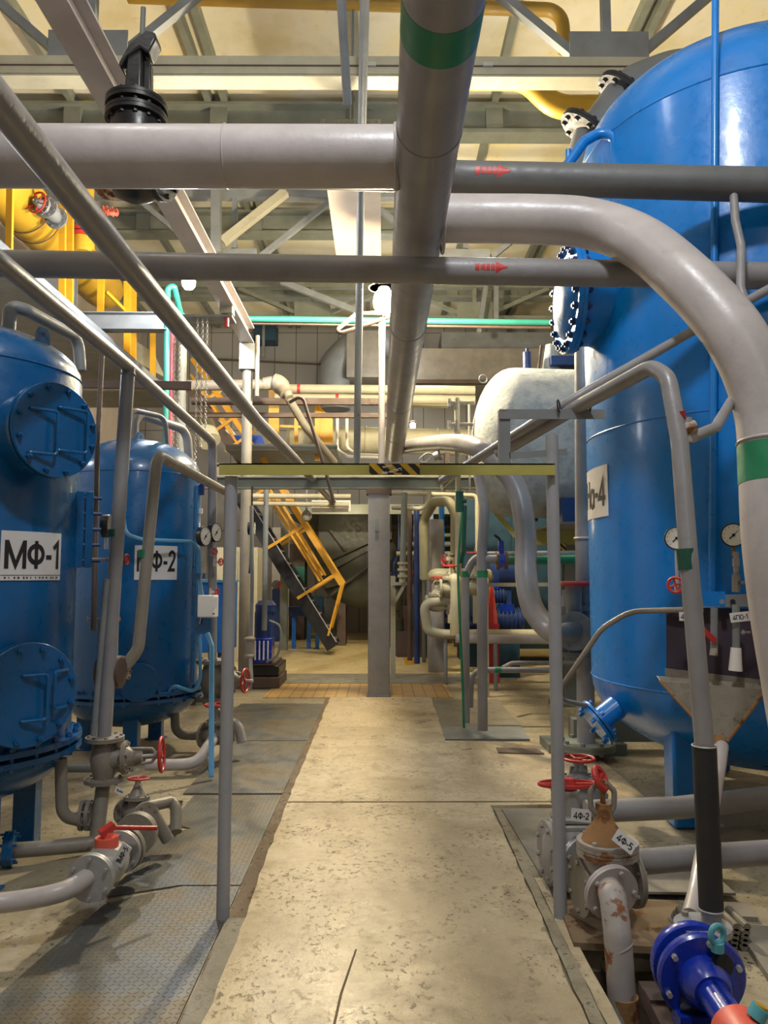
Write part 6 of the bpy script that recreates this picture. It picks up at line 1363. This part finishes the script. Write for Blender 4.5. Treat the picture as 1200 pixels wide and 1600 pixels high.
MB().b2((P(458, 900, 19.4).x, 19.4, P(460, 920, 19.5).z), (P(476, 900, 19.4).x, 19.5, P(460, 885, 19.5).z)).build('teal_panel', 'teal', t)
tag(MB().b2((P(425, 880, 21).x, 21.0, 0), (P(452, 880, 21).x, 21.1, P(430, 824, 21).z)).build('bright_doorway_panel', 'white'), 'bright white panel of a far doorway seen through the stairs', 'panel')
t = thing('red_drum', 'small red and grey drum pair far behind the stairs', 'drum', P(438, 915, 19))
MB().cyl(P(432, 914, 19), P(432, 914, 19.5), .12, 18).build('grey_drum', 'steel', t); MB().cyl(P(440, 914, 18.9), P(440, 914, 19.5), .11, 18).build('red_drum', 'red', t)
MB().b2((P(426, 914, 19).x, 18.9, 0), (P(446, 914, 19).x, 19.5, P(432, 920, 19).z)).build('stand', 'navy', t)
# rails and pipes low at left between the tanks
tag(MB().bar(P(130, 600, 8.6), P(300, 603, 8.6), .06, .09).build('wall_rail', 'brown'), 'brown horizontal rail behind the first tank at dome height', 'rail')
pipe('process_pipe', 'thin grey drain bend left of the frame post at cabinet foot', [P(339, 1035, 8.6), P(342, 1056, 8.6), P(356, 1058, 8.6)], .025, 'pale', bend=.1)

# ------------------------------------------------------------------ crowded pipework under the far platform
random.seed(21)
mats = ['olive', 'brown', 'green_grey', 'navy', 'khaki', 'steel', 'teal_dark']
words = {'olive': 'dark olive', 'brown': 'brown', 'green_grey': 'grey green', 'navy': 'navy blue', 'khaki': 'khaki', 'steel': 'grey', 'teal_dark': 'dark teal'}
for k in range(9):
    px = 616 + 26 * k; Y = 17.6 + .35 * (k % 4); x = P(px, 900, Y).x; m1 = mats[k % 7]
    t = thing('far_pump', words[m1] + ' upright pump under the far platform, %s from the column' % ['first', 'second', 'third', 'fourth', 'fifth', 'sixth', 'seventh', 'eighth', 'ninth'][k], 'pump', (x, Y, .007), 'far pump sets')
    MB().b2((x - .16, Y - .16, .008), (x + .16, Y + .16, .25)).build('plinth', 'brown', t)
    MB().lathe((x, Y, .25), (0, 0, 1), [(.16, 0), (.17, .25), (.12, .32), (.12, .55), (.15, .58), (.15, .95 + .1 * (k % 3)), (.1, 1.05 + .1 * (k % 3)), (0, 1.06 + .1 * (k % 3))], 18).build('casing', m1, t)
    MB().tube([V((x, Y, 1.2)), V((x, Y, 1.9)), V((x + .12, Y + .2, 2.2)), V((x + .12, Y + .2, 3.05))], .045, 10, .1).build('riser', mats[(k + 3) % 7], t)
    MB().cyl((x, Y - .16, .55), (x, Y - .3, .55), .07, 12).build('nozzle', mats[(k + 5) % 7], t)
    wheel_mesh((x, Y - .12, 1.62), (0, -1, .2), .1, .014, 4).build('handwheel', 'red' if k % 2 else 'navy', t)
for k in range(4):
    z = 2.1 + .22 * k; Y = 17.2 + .25 * k
    tag(MB().tube([V((.35 + .2 * k, Y, z)), V((7.0, Y, z))], .05 + .01 * (k % 2), 12).build('header_line', ['beige', 'green_grey', 'khaki', 'brown'][k]), ['lowest', 'second lowest', 'second highest', 'highest'][k] + ' of the four horizontal lines under the far platform', 'pipe')
